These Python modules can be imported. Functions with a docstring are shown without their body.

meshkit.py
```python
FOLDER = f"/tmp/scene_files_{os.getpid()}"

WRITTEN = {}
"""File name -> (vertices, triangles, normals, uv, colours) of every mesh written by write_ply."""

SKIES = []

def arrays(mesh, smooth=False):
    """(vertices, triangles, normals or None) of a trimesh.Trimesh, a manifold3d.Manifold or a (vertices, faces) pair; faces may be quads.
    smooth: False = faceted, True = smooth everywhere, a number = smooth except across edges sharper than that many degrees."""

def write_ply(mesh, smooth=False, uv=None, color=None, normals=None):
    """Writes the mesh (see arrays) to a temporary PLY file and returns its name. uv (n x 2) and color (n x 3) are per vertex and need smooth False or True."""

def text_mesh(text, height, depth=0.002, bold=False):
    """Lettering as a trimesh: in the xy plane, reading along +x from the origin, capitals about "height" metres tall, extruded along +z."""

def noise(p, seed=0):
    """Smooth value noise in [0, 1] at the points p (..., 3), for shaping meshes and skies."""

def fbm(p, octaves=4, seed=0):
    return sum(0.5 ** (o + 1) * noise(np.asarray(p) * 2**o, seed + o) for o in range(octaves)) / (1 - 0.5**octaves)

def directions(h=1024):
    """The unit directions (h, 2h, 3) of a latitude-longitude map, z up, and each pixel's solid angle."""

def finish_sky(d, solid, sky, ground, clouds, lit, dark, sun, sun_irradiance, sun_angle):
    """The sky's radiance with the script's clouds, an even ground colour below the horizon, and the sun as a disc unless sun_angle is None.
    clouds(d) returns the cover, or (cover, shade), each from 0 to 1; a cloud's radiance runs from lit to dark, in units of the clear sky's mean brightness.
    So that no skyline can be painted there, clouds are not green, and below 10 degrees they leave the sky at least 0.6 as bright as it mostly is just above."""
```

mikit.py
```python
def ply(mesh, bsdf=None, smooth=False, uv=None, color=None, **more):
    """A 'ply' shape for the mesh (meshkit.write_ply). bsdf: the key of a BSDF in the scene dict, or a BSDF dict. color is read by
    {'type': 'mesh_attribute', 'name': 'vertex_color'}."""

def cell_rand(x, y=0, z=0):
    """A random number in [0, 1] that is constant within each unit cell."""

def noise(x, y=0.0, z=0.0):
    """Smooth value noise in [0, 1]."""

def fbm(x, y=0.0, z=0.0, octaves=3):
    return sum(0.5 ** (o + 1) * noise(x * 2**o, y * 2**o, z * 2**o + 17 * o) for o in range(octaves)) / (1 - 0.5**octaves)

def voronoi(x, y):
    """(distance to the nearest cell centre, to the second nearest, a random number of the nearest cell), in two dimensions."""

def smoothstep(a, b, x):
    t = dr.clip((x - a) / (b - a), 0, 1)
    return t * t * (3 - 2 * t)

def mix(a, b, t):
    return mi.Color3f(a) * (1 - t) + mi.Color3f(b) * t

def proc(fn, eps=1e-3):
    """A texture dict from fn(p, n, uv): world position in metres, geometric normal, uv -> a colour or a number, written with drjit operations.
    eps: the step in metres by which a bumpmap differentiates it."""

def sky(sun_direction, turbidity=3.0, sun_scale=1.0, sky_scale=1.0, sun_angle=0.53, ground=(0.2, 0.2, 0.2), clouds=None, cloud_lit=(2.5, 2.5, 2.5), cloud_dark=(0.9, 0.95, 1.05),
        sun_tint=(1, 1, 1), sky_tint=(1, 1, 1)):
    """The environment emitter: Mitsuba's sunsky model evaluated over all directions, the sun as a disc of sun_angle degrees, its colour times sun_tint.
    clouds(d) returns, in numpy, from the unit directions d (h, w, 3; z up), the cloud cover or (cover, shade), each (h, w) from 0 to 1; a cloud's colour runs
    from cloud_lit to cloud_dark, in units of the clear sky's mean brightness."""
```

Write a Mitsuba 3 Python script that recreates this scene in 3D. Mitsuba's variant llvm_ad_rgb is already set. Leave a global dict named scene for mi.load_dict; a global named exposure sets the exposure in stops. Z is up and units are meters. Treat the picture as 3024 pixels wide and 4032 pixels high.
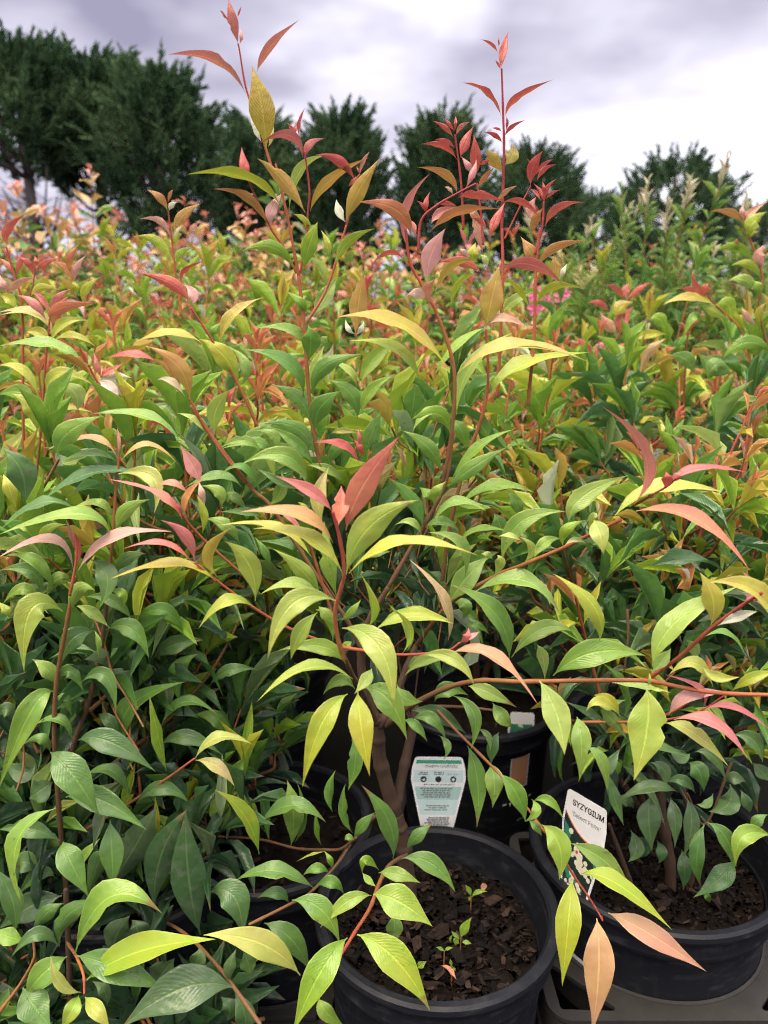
import math, numpy as np, trimesh, drjit as dr, mitsuba as mi, mikit, meshkit
from mikit import fbm, noise, smoothstep, mix
import mikit as mk
T = mi.ScalarTransform4f
scene, labels = {}, {}

# ------------------------------------------------------------------ camera, sky, exposure
CAM = np.array([0.0, 0.0, 1.06])
TILT = math.radians(15.0)
TX = 0.4988                                     # tangent of half the horizontal angle
FWD = np.array([0, math.cos(TILT), -math.sin(TILT)])
UPV = np.array([0, math.sin(TILT), math.cos(TILT)])
scene['camera'] = {'type': 'thinlens', 'fov': 2 * math.degrees(math.atan(TX)), 'fov_axis': 'x', 'near_clip': 0.02, 'far_clip': 4000.0,
                   'aperture_radius': 0.0023, 'focus_distance': 0.84,
                   'to_world': T().look_at(origin=CAM.tolist(), target=(CAM + FWD).tolist(), up=[0, 0, 1])}
exposure = 3.72


def overcast(d):
    """A closed cloud deck with brighter thin places; brighter towards the zenith as overcast skies are."""
    x, y, z = d[..., 0], d[..., 1], np.maximum(d[..., 2], 0.0)
    h = 1.0 / (z + 0.22)
    q = np.stack([x * h * 0.9 + 3.1, y * h * 0.9 + 1.7, z * 0.6], -1)
    big = meshkit.fbm(q * 1.3, 4, 5)
    fine = meshkit.fbm(q * 4.2, 4, 9)
    az, el = np.degrees(np.arctan2(x, y)), np.degrees(np.arcsin(np.clip(d[..., 2], -1, 1)))
    thin = 1.0 * np.exp(-((az - 25) / 10) ** 2 - ((el - 9.5) / 4.5) ** 2) + 0.95 * np.exp(-((az - 4.5) / 8) ** 2 - ((el - 20.5) / 3.6) ** 2) + 0.45 * np.exp(-((az + 4) / 7) ** 2 - ((el - 15) / 4) ** 2)
    v = 0.68 + 0.85 * (big - 0.5) + 0.85 * (fine - 0.5) + thin * (0.5 + 0.9 * (fine - 0.5))      # brightness of the deck low down
    v = v + (2.5 - v) * np.clip((z - 0.36) / 0.45, 0, 1)
    return np.ones_like(x), np.clip((2.5 - v) / (2.5 - 0.35), 0, 1)


scene['sky'] = mikit.sky([-0.25, -0.35, 1.0], turbidity=3, sun_scale=0.28, sun_angle=48, clouds=overcast,
                         cloud_lit=(2.5, 2.46, 2.6), cloud_dark=(.335, .32, .45), ground=(0.1, 0.1, 0.09), sun_tint=(1.0, 0.97, 0.9))


# ------------------------------------------------------------------ materials
def palette(t, stops):
    col = mi.Color3f(stops[0][1])
    for (a, _), (b, c) in zip(stops, stops[1:]):
        col = mix(col, c, dr.clip((t - a) / (b - a), 0, 1))
    return col


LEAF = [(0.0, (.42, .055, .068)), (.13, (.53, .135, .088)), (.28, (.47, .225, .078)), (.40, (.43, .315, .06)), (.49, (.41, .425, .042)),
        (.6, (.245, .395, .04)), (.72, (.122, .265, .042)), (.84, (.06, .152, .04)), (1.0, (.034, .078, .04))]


def leaf_color(p, n, uv):
    i, j = dr.floor(uv.x * 0.5), dr.floor(uv.y * 0.5)
    a, l = uv.x - 2 * i, uv.y - 2 * j
    blotch = fbm(p.x * 55, p.y * 55, p.z * 55, 2) - 0.5
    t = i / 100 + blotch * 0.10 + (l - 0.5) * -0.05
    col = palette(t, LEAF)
    d = dr.abs(a - 0.5)
    vein = 0.5 + 0.5 * dr.sin((l * 22 - d * 9) * 6.2832)
    col = col * (0.96 + 0.05 * vein * vein + 0.10 * blotch)
    pale = j / 10
    wan = mix(mix((.66, .50, .48), (.52, .54, .25), smoothstep(.3, .5, t)), (.66, .64, .60), smoothstep(.65, .85, pale))
    col = mix(col, wan, pale * .75 * (1 - .65 * smoothstep(.62, .74, t)))
    rib = 1 - smoothstep(.013, .048, d)
    col = mix(col, col * 1.35 + mi.Color3f(.045, .05, .012), rib * 0.8)
    rim = smoothstep(.462, .495, d) * smoothstep(.3, .5, t) * (1 - smoothstep(.66, .82, t))
    col = mix(col, (.50, .48, .11), rim * 0.5)
    spot = smoothstep(.76, .84, noise(p.x * 260, p.y * 260, p.z * 260)) * smoothstep(.55, .68, t) * smoothstep(.5, .62, noise(p.x * 37 + 9, p.y * 37, p.z * 37))
    col = mix(col, (.12, .10, .05), spot * 0.5)
    dry = smoothstep(.86, .97, l + .25 * blotch) * smoothstep(.56, .62, noise(p.x * 21 + 4, p.y * 21, p.z * 21)) * smoothstep(.45, .6, t)
    dust = smoothstep(.45, .8, fbm(p.x * 90 + 3, p.y * 90, p.z * 90, 3)) * smoothstep(.72, .9, t)
    col = mix(mix(col, (.21, .13, .06), dry * .8), (.23, .24, .20), dust * .22)
    return dr.clip(col, 0.004, 0.85)


def leaf_relief(p, n, uv):
    a, l = uv.x - 2 * dr.floor(uv.x * 0.5), uv.y - 2 * dr.floor(uv.y * 0.5)
    d = dr.abs(a - 0.5)
    return (dr.sin((l * 17 - d * 9) * 6.2832) * .00010 + fbm(p.x * 140, p.y * 140, p.z * 140, 2) * .0010 - .0006 * (1 - smoothstep(.0, .06, d))) * smoothstep(.5, .42, d)


LEAF_TEX = mikit.proc(leaf_color)
scene['leaf_material'] = {'type': 'blendbsdf', 'weight': 0.5, 'a': {'type': 'principledthin', 'base_color': LEAF_TEX, 'roughness': 0.35, 'diff_trans': 1.05, 'eta': 1.45},
                          'b': {'type': 'twosided', 'x': {'type': 'bumpmap', 'scale': 1.0, 't': mikit.proc(leaf_relief, 3e-4), 'b': {'type': 'principled', 'base_color': LEAF_TEX, 'roughness': 0.28, 'specular': 0.85}}}}
STEM = [(0.0, (.30, .035, .045)), (.3, (.36, .10, .045)), (.55, (.21, .10, .034)), (.75, (.115, .065, .036)), (1.0, (.062, .040, .030))]


def stem_color(p, n, uv):
    i = dr.floor(uv.x * 0.5)
    k = fbm(p.x * 130, p.y * 130, p.z * 45, 3)
    col = palette(i / 100 + (k - .5) * .12, STEM)
    return dr.clip(col * (0.7 + 0.6 * k), 0.004, 0.8)


scene['stem_material'] = {'type': 'principled', 'base_color': mikit.proc(stem_color), 'roughness': 0.6, 'specular': 0.25}
scene['pot_material'] = {'type': 'principled', 'roughness': 0.42, 'specular': 0.2, 'base_color': mikit.proc(
    lambda p, n, uv: mix((.010, .011, .015), (.042, .042, .045), smoothstep(.50, .85, fbm(p.x * 40, p.y * 40, p.z * 90, 4)) * .6 + .10 * smoothstep(.6, .9, noise(p.x * 160, p.y * 160, p.z * 40))))}
scene['tray_material'] = {'type': 'principled', 'roughness': 0.6, 'specular': 0.35, 'base_color': mikit.proc(
    lambda p, n, uv: mix((.018, .0168, .016), (.037, .034, .031), fbm(p.x * 30, p.y * 30, p.z * 30, 4)))}
scene['dark_tray_material'] = {'type': 'principled', 'roughness': 0.6, 'specular': 0.3, 'base_color': mikit.proc(
    lambda p, n, uv: mix((.016, .0155, .016), (.034, .032, .031), fbm(p.x * 30, p.y * 30, p.z * 30, 4)))}
scene['soil_material'] = {'type': 'diffuse', 'reflectance': mikit.proc(
    lambda p, n, uv: mix((.004, .0035, .0035), (.017, .013, .011), fbm(p.x * 160, p.y * 160, p.z * 160, 3)))}
for k, c in enumerate([(.009, .0075, .007), (.022, .015, .012), (.013, .010, .0085), (.040, .026, .020), (.007, .0064, .006)]):
    scene[f'chip_material_{k}'] = {'type': 'principled', 'roughness': 0.8, 'specular': 0.08, 'base_color': mikit.proc(
        lambda p, n, uv, c=c: mi.Color3f(c) * (0.6 + 0.8 * fbm(p.x * 300, p.y * 120, p.z * 300, 2)))}
scene['mat_material'] = {'type': 'diffuse', 'reflectance': mikit.proc(
    lambda p, n, uv: mix((.006, .006, .006), (.016, .016, .013), fbm(p.x * 1.5, p.y * 1.5, 0, 4)))}
scene['cypress_material'] = {'type': 'principledthin', 'roughness': 0.6, 'diff_trans': 0.5, 'base_color': mikit.proc(
    lambda p, n, uv: mix((.050, .098, .050), (.100, .165, .078), smoothstep(.3, .75, fbm(p.x * .9, p.y * .9, p.z * .9, 3))))}
scene['bark_material'] = {'type': 'diffuse', 'reflectance': mikit.proc(
    lambda p, n, uv: mix((.09, .072, .068), (.2, .165, .155), fbm(p.x * 9, p.y * 9, p.z * 2, 3)))}


# ------------------------------------------------------------------ small helpers
def at(u, v, y):
    """The point of the vertical plane y (metres ahead of the camera) seen at the photograph's pixel (u, v)."""
    d = FWD + np.array([1.0, 0, 0]) * ((u - 1512) / 1512 * TX) + UPV * ((2016 - v) / 1512 * TX)
    return CAM + d * (y / d[1])


def unit(v):
    return v / max(np.linalg.norm(v), 1e-12)


COUNT = {}


def key_for(name):
    n = COUNT.get(name, 0)
    COUNT[name] = n + 1
    return name if n == 0 else f'{name}_{n:03d}'


def thing(name, label, cat, group=None):
    k = key_for(name)
    labels[k] = {'label': label, 'category': cat}
    if group:
        labels[k]['group'] = group
    return k


def part(holder, name, shape, kind=None, label=None):
    k = key_for(f'{holder}__{name}')
    scene[k] = shape
    if kind or label:
        labels[k] = {**({'kind': kind} if kind else {}), **({'label': label} if label else {})}
    return k


def smooth_path(pts, n=4):
    p = np.asarray(pts, float)
    if len(p) < 3:
        s = np.linspace(0, 1, n + 1)[:, None]
        return p[0] * (1 - s) + p[-1] * s
    q = np.vstack([2 * p[0] - p[1], p, 2 * p[-1] - p[-2]])
    out = []
    for i in range(1, len(q) - 2):
        a, b, c, d = q[i - 1:i + 3]
        for s in np.arange(n) / n:
            out.append(.5 * (2 * b + (c - a) * s + (2 * a - 5 * b + 4 * c - d) * s * s + (3 * b - a - 3 * c + d) * s ** 3))
    return np.array(out + [p[-1]])


def tube(p, r0, r1, sides=6, t0=0.3, t1=0.3, knots=None):
    """Vertices, faces, uv of a tapered tube along p; the colour index goes from t0 to t1."""
    p = np.asarray(p, float)
    n = len(p)
    tg = np.gradient(p, axis=0)
    tg /= np.linalg.norm(tg, axis=1, keepdims=True) + 1e-12
    ref = np.array([1.0, 0, 0]) if abs(tg[:, 0]).mean() < .8 else np.array([0, 0, 1.0])
    a = np.cross(tg, ref)
    a /= np.linalg.norm(a, axis=1, keepdims=True) + 1e-12
    b = np.cross(tg, a)
    s = np.linspace(0, 1, n)
    r = (r0 + (r1 - r0) * s)
    if knots is not None:
        r = r * (1 + .16 * np.maximum(0, np.sin(s * knots * 6.283) - .6) / .4)
    ang = np.arange(sides) * 2 * np.pi / sides
    v = p[:, None] + r[:, None, None] * (np.cos(ang)[None, :, None] * a[:, None] + np.sin(ang)[None, :, None] * b[:, None])
    i, j = np.meshgrid(np.arange(n - 1), np.arange(sides), indexing='ij')
    q = np.stack([i * sides + j, i * sides + (j + 1) % sides, (i + 1) * sides + (j + 1) % sides, (i + 1) * sides + j], -1).reshape(-1, 4)
    f = np.vstack([q[:, [0, 1, 2]], q[:, [0, 2, 3]]])
    t = np.repeat(np.round((t0 + (t1 - t0) * s) * 100), sides)
    uv = np.stack([.5 + 2 * t, np.repeat(s, sides)], 1)
    k, e = n * sides, np.arange(sides)
    v = np.vstack([v.reshape(-1, 3), p[0] - tg[0] * r[0] * .4, p[-1] + tg[-1] * r[-1] * .8])
    f = np.vstack([f, np.stack([(e + 1) % sides, e, e * 0 + k], 1), np.stack([k - sides + e, k - sides + (e + 1) % sides, e * 0 + k + 1], 1)])
    return v, f, np.vstack([uv, uv[:1], uv[-1:]])


def join(parts):
    n, vs, fs, us = 0, [], [], []
    for v, f, u in parts:
        vs.append(v); fs.append(f + n); us.append(u)
        n += len(v)
    return np.vstack(vs), np.vstack(fs), np.vstack(us)


def mesh_of(vfu, bsdf, smooth=True):
    v, f, u = vfu
    return mikit.ply((v, f), bsdf, smooth=smooth, uv=u)


# half width of a leaf along its length
_S, _W = [0, .05, .12, .22, .35, .48, .62, .75, .86, .94, 1.0], [.04, .06, .24, .55, .88, 1.0, .83, .53, .26, .10, .005]
LS = np.array([0, .05, .10, .16, .23, .31, .39, .47, .55, .63, .71, .79, .86, .92, .965, 1.0])
LW = np.interp(LS, _S, _W)



def leaf_grid(center, W, N, half, fold, ts, ss, wave=0.0, phase=0.0, s=None, twist=0.0, bite=None):
    """A leaf blade from its midrib points, unit width and normal directions, half widths."""
    n = len(center)
    a = np.array([-1, -.55, 0, .55, 1.0])
    s = np.linspace(0, 1, n) if s is None else s
    if twist:
        c, q = np.cos(twist * (s - .4))[:, None], np.sin(twist * (s - .4))[:, None]
        W, N = W * c + N * q, N * c - W * q
    aa = np.broadcast_to(a, (n, 5)).copy()
    if bite is not None:                             # eaten edge: where along the leaf, how deep, which side
        hit = np.abs(s - bite[0]) < bite[1]
        aa[hit] = np.where(np.sign(a) == bite[3], aa[hit] * bite[2], aa[hit])
    up = np.abs(a)[None, :] * fold + wave * np.abs(a)[None, :] ** 2 * np.sin(s * 17 + phase)[:, None] * np.where(a < 0, 1, -.8)[None, :]
    v = center[:, None] + half[:, None, None] * (aa[..., None] * W[:, None] * math.cos(fold * .8) + up[..., None] * N[:, None])
    i, j = np.meshgrid(np.arange(n - 1), np.arange(4), indexing='ij')
    q = np.stack([i * 5 + j, i * 5 + j + 1, i * 5 + j + 6, i * 5 + j + 5], -1).reshape(-1, 4)
    f = np.vstack([q[:, [0, 1, 2]], q[:, [0, 2, 3]]])
    uv = np.stack([np.broadcast_to(.5 + a / 2, (n, 5)) + 2 * round(ts * 100), np.broadcast_to(s[:, None], (n, 5)) + 2 * round(ss * 10)], -1)
    return v.reshape(-1, 3), f, uv.reshape(-1, 2)


lr = np.random.default_rng(11)


def leaf_between(b, m, t, y, w, col, dy=0.0, pale=0.0, arch=0.0):
    """A leaf whose base, middle and tip are the points seen at three pixels in planes about y; w is how wide it looks from the front there, the rest of its width leans away."""
    p0, p2 = at(*b, y), at(*t, y + dy)
    pm = at(*m, y + dy * .5 - arch)
    c = 2 * pm - .5 * (p0 + p2)
    s = LS[:, None]
    cen = (1 - s) ** 2 * p0 + 2 * s * (1 - s) * c + s ** 2 * p2
    tg = 2 * (1 - s) * (c - p0) + 2 * s * (p2 - c)
    tg /= np.linalg.norm(tg, axis=1, keepdims=True) + 1e-9
    view = pm - CAM
    depth = view @ FWD
    hw = .5 * w * depth / 1512 * TX
    view = unit(view)
    length = np.linalg.norm(np.diff(cen, axis=0), axis=1).sum()
    real = max(hw * .95, .105 * length)
    ang = min(math.acos(min(1, hw / real)), 1.25)
    nrm = np.cross(tg, view)
    nrm /= np.linalg.norm(nrm, axis=1, keepdims=True) + 1e-9
    bi = np.cross(tg, nrm)
    best = None
    for sg in (1, -1):
        W = math.cos(ang) * nrm + sg * math.sin(ang) * bi
        N = np.cross(W, tg)
        if N[5] @ view > 0:
            N = -N                                   # now the side that faces the camera
        val = N[5][2] * (1 if m[1] > 1150 else -1)
        if best is None or val > best[0]:
            best = (val, W, N)
    _, W, N = best
    if N[5][2] < 0:
        N = -N                                       # upper side
    W = np.cross(tg, N)
    return leaf_grid(cen, W, N, LW * real, lr.uniform(.12, .42), col, pale, lr.uniform(.04, .16), lr.uniform(0, 6), LS, lr.normal(0, .3),
                     (lr.uniform(.3, .75), lr.uniform(.025, .045), lr.uniform(.5, .8), lr.choice([-1, 1])) if lr.random() < .1 else None)


# ------------------------------------------------------------------ leaves for plants that are grown: prototypes, scaled and turned
PS = np.array([0, .10, .24, .45, .68, .87, 1.0])


def proto(arch, fold, side, wide=1.0, shape=None):
    w = np.interp(PS, LS, LW) if shape is None else np.interp(PS, LS, shape)
    th = -arch * (PS - .25)
    st = np.diff(PS, prepend=0)
    cen = np.stack([np.cumsum(st * np.cos(th)), side * PS ** 2 * .12, np.cumsum(st * np.sin(th))], 1)
    tg = np.gradient(cen, axis=0)
    tg /= np.linalg.norm(tg, axis=1, keepdims=True)
    W = np.cross([0, 0, 1.0], tg)
    W /= np.linalg.norm(W, axis=1, keepdims=True)
    return cen, W, np.cross(tg, W), w * .5 * wide, fold


PROTOS = [proto(a, f, s) for a, f, s in [(.5, .3, .4), (.9, .22, -.5), (1.3, .35, .3), (1.8, .25, -.3), (.2, .45, .2), (1.1, .15, .8), (2.3, .3, .2), (.7, .5, -.9)]]
BROAD = [np.interp(LS, [0, .08, .3, .55, .8, .94, 1], [.06, .12, .7, 1, .8, .4, .02])]
PROTOS += [proto(a, f, s, 1, BROAD[0]) for a, f, s in [(.3, .35, .2), (1.0, .25, -.3), (-.3, .4, .3), (1.5, .2, .2)]]
CACHE = {}


def proto_mesh(k, t, s):
    return leaf_grid(*PROTOS[k][:4], PROTOS[k][4], t, s, .09, k * 1.7, PS, [.3, -.4, .5, -.2, .7, -.5, .1, -.3, .3, -.4, .6, 0][k])


def proto_shape(k, t, s):
    key = (k, int(t * 25 + .5), int(s * 5 + .5))
    if key not in CACHE:
        CACHE[key] = mesh_of(proto_mesh(k, key[1] / 25, key[2] / 5), 'leaf_material')
    return CACHE[key]


def frame(pos, d, up, length, width):
    d = unit(d)
    y = unit(np.cross(up, d))
    z = np.cross(d, y)
    m = np.eye(4)
    m[:3, 0], m[:3, 1], m[:3, 2], m[:3, 3] = d * length, y * width, z * length, pos
    return m


def foliage_mesh(leaves):
    out = []
    for m, k, t, s in leaves:
        v, f, u = proto_mesh(k, t, s)
        out.append((v @ m[:3, :3].T + m[:3, 3], f, u))
    return join(out)


def add_leaves(holder, leaves, as_parts):
    """The first as_parts leaves as parts of their own, the rest as one mass."""
    for m, k, t, s in leaves[:as_parts]:
        part(holder, 'leaf', {**proto_shape(k, t, s), 'to_world': T(m.tolist())})
    if len(leaves) > as_parts:
        part(holder, 'foliage', mesh_of(foliage_mesh(leaves[as_parts:]), 'leaf_material'), 'stuff')


def grow(rng, base, height, stems=4, spread=.14, flush=.6, size=.092, lowest=.2, dark=0.0, branches=1.0, lean=(0, 0), ripe=.0, spacing=.046, protos=(0, 1, 2, 3, 4, 5, 6, 7), ratio=.175, kmax=99):
    """Stems (points, r0, r1, t0, t1) and leaves (matrix, prototype, colour, paleness) of a lilly pilly: leaf pairs, each pair turned a quarter, young leaves red at the tips."""
    S, L = [], []
    axes = []
    for i in range(stems):
        az = 6.283 * (i + rng.uniform(-.3, .3)) / stems
        h = height * (1 if i == 0 else rng.uniform(.66, 1.0))
        out = spread * rng.uniform(.5, 1.2) * (0.35 if i == 0 else 1)
        end = np.array([out * math.cos(az) + lean[0], out * math.sin(az) + lean[1], h])
        p = [np.zeros(3)]
        for s in (.25, .5, .75, 1.0):
            p.append(np.array([end[0] * s ** .8, end[1] * s ** .8, h * s]) + rng.normal(0, .012, 3) * [1, 1, .3])
        path = smooth_path(p, 6) + base
        axes.append((path, .006, lowest, True))
        for _ in range(rng.poisson(5 * branches)):
            q = rng.uniform(.25, .85)
            k = int(q * (len(path) - 1))
            a2 = rng.uniform(0, 6.283)
            ln = rng.uniform(.14, .32) * (1.15 - q * .6) * height
            o = np.array([math.cos(a2), math.sin(a2), 0])
            pts = [path[k] + (o * math.sin(th) + np.array([0, 0, math.cos(th)])) * 0 for th in (0,)]
            cur, th = path[k].copy(), rng.uniform(.9, 1.25)
            for _s in range(4):
                cur = cur + (o * math.sin(th) + np.array([0, 0, math.cos(th)])) * ln / 4 + rng.normal(0, .004, 3)
                pts.append(cur.copy())
                th *= .78
            axes.append((smooth_path(pts, 4), .0028, .12, False))
    top = base[2] + height
    for path, r, low, main in axes:
        seg = np.linalg.norm(np.diff(path, axis=0), axis=1)
        cum = np.concatenate([[0], np.cumsum(seg)])
        total = cum[-1]
        young = rng.random() < flush
        m0 = 0 if young else rng.uniform(1.5, 5)
        S.append((path, r * (1.0 if main else 1), .0013, .95 if main else .6, .08 if young else .35))
        pos, k, az = total, 0, rng.uniform(0, 3.1)
        while pos > low * total and k < kmax:
            c = np.array([np.interp(pos, cum, path[:, a]) for a in range(3)])
            b = np.array([np.interp(max(pos - .02, 0), cum, path[:, a]) for a in range(3)])
            ax = unit(c - b)
            rad = unit(np.cross(ax, [math.cos(az), math.sin(az), .01]))
            kk = k + m0
            grown = min(1, .34 + .22 * kk)
            t = np.interp(kk, [0, 1, 2, 3, 4, 5.5, 8], [.05, .13, .26, .43, .55, .63, .72]) + ripe
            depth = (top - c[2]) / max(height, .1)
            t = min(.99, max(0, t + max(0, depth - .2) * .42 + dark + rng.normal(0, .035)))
            for sg in (1, -1):
                th = np.interp(k, [0, 1, 3, 6], [.35, .7, 1.05, 1.35]) + rng.normal(0, .2)
                rr = unit(rad * sg + rng.normal(0, .22, 3))
                d = unit(ax * math.cos(th) + rr * math.sin(th))
                upv = unit(ax * .35 + np.array([0, 0, .9]) + rng.normal(0, .15, 3))
                ln = size * grown * rng.uniform(.75, 1.2)
                if k > 0 and rng.random() < .06:
                    continue
                pale = 0 if rng.random() > .1 else rng.uniform(.3, .8)
                kp = int(rng.choice(protos)) if k > 1 else int(protos[min(4, len(protos) - 1)])
                L.append((frame(c + rr * .002, d, upv, ln, ln * ratio * rng.uniform(.85, 1.15)), kp, t, pale))
            az += 1.571 + rng.normal(0, .2)
            pos -= spacing * rng.uniform(.7, 1.3) * np.interp(k, [0, 1, 2, 4], [.3, .8, 1.2, 1.1])
            k += 1
    return S, L


def add_stems(holder, S, name='stem', sides=5):
    for i, (p, r0, r1, t0, t1) in enumerate(S):
        if i < 60:
            part(holder, name, mesh_of(tube(p, r0, r1, sides, t0, t1), 'stem_material'))


# ================================================================== the setting
g = trimesh.creation.box((1600, 1600, .1))
g.apply_translation([0, 700, -.05])
scene['ground'] = mikit.ply(g, 'mat_material')
labels['ground'] = {'label': 'dark weed matting under the pots running back to the trees', 'category': 'ground', 'kind': 'structure'}


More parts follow.
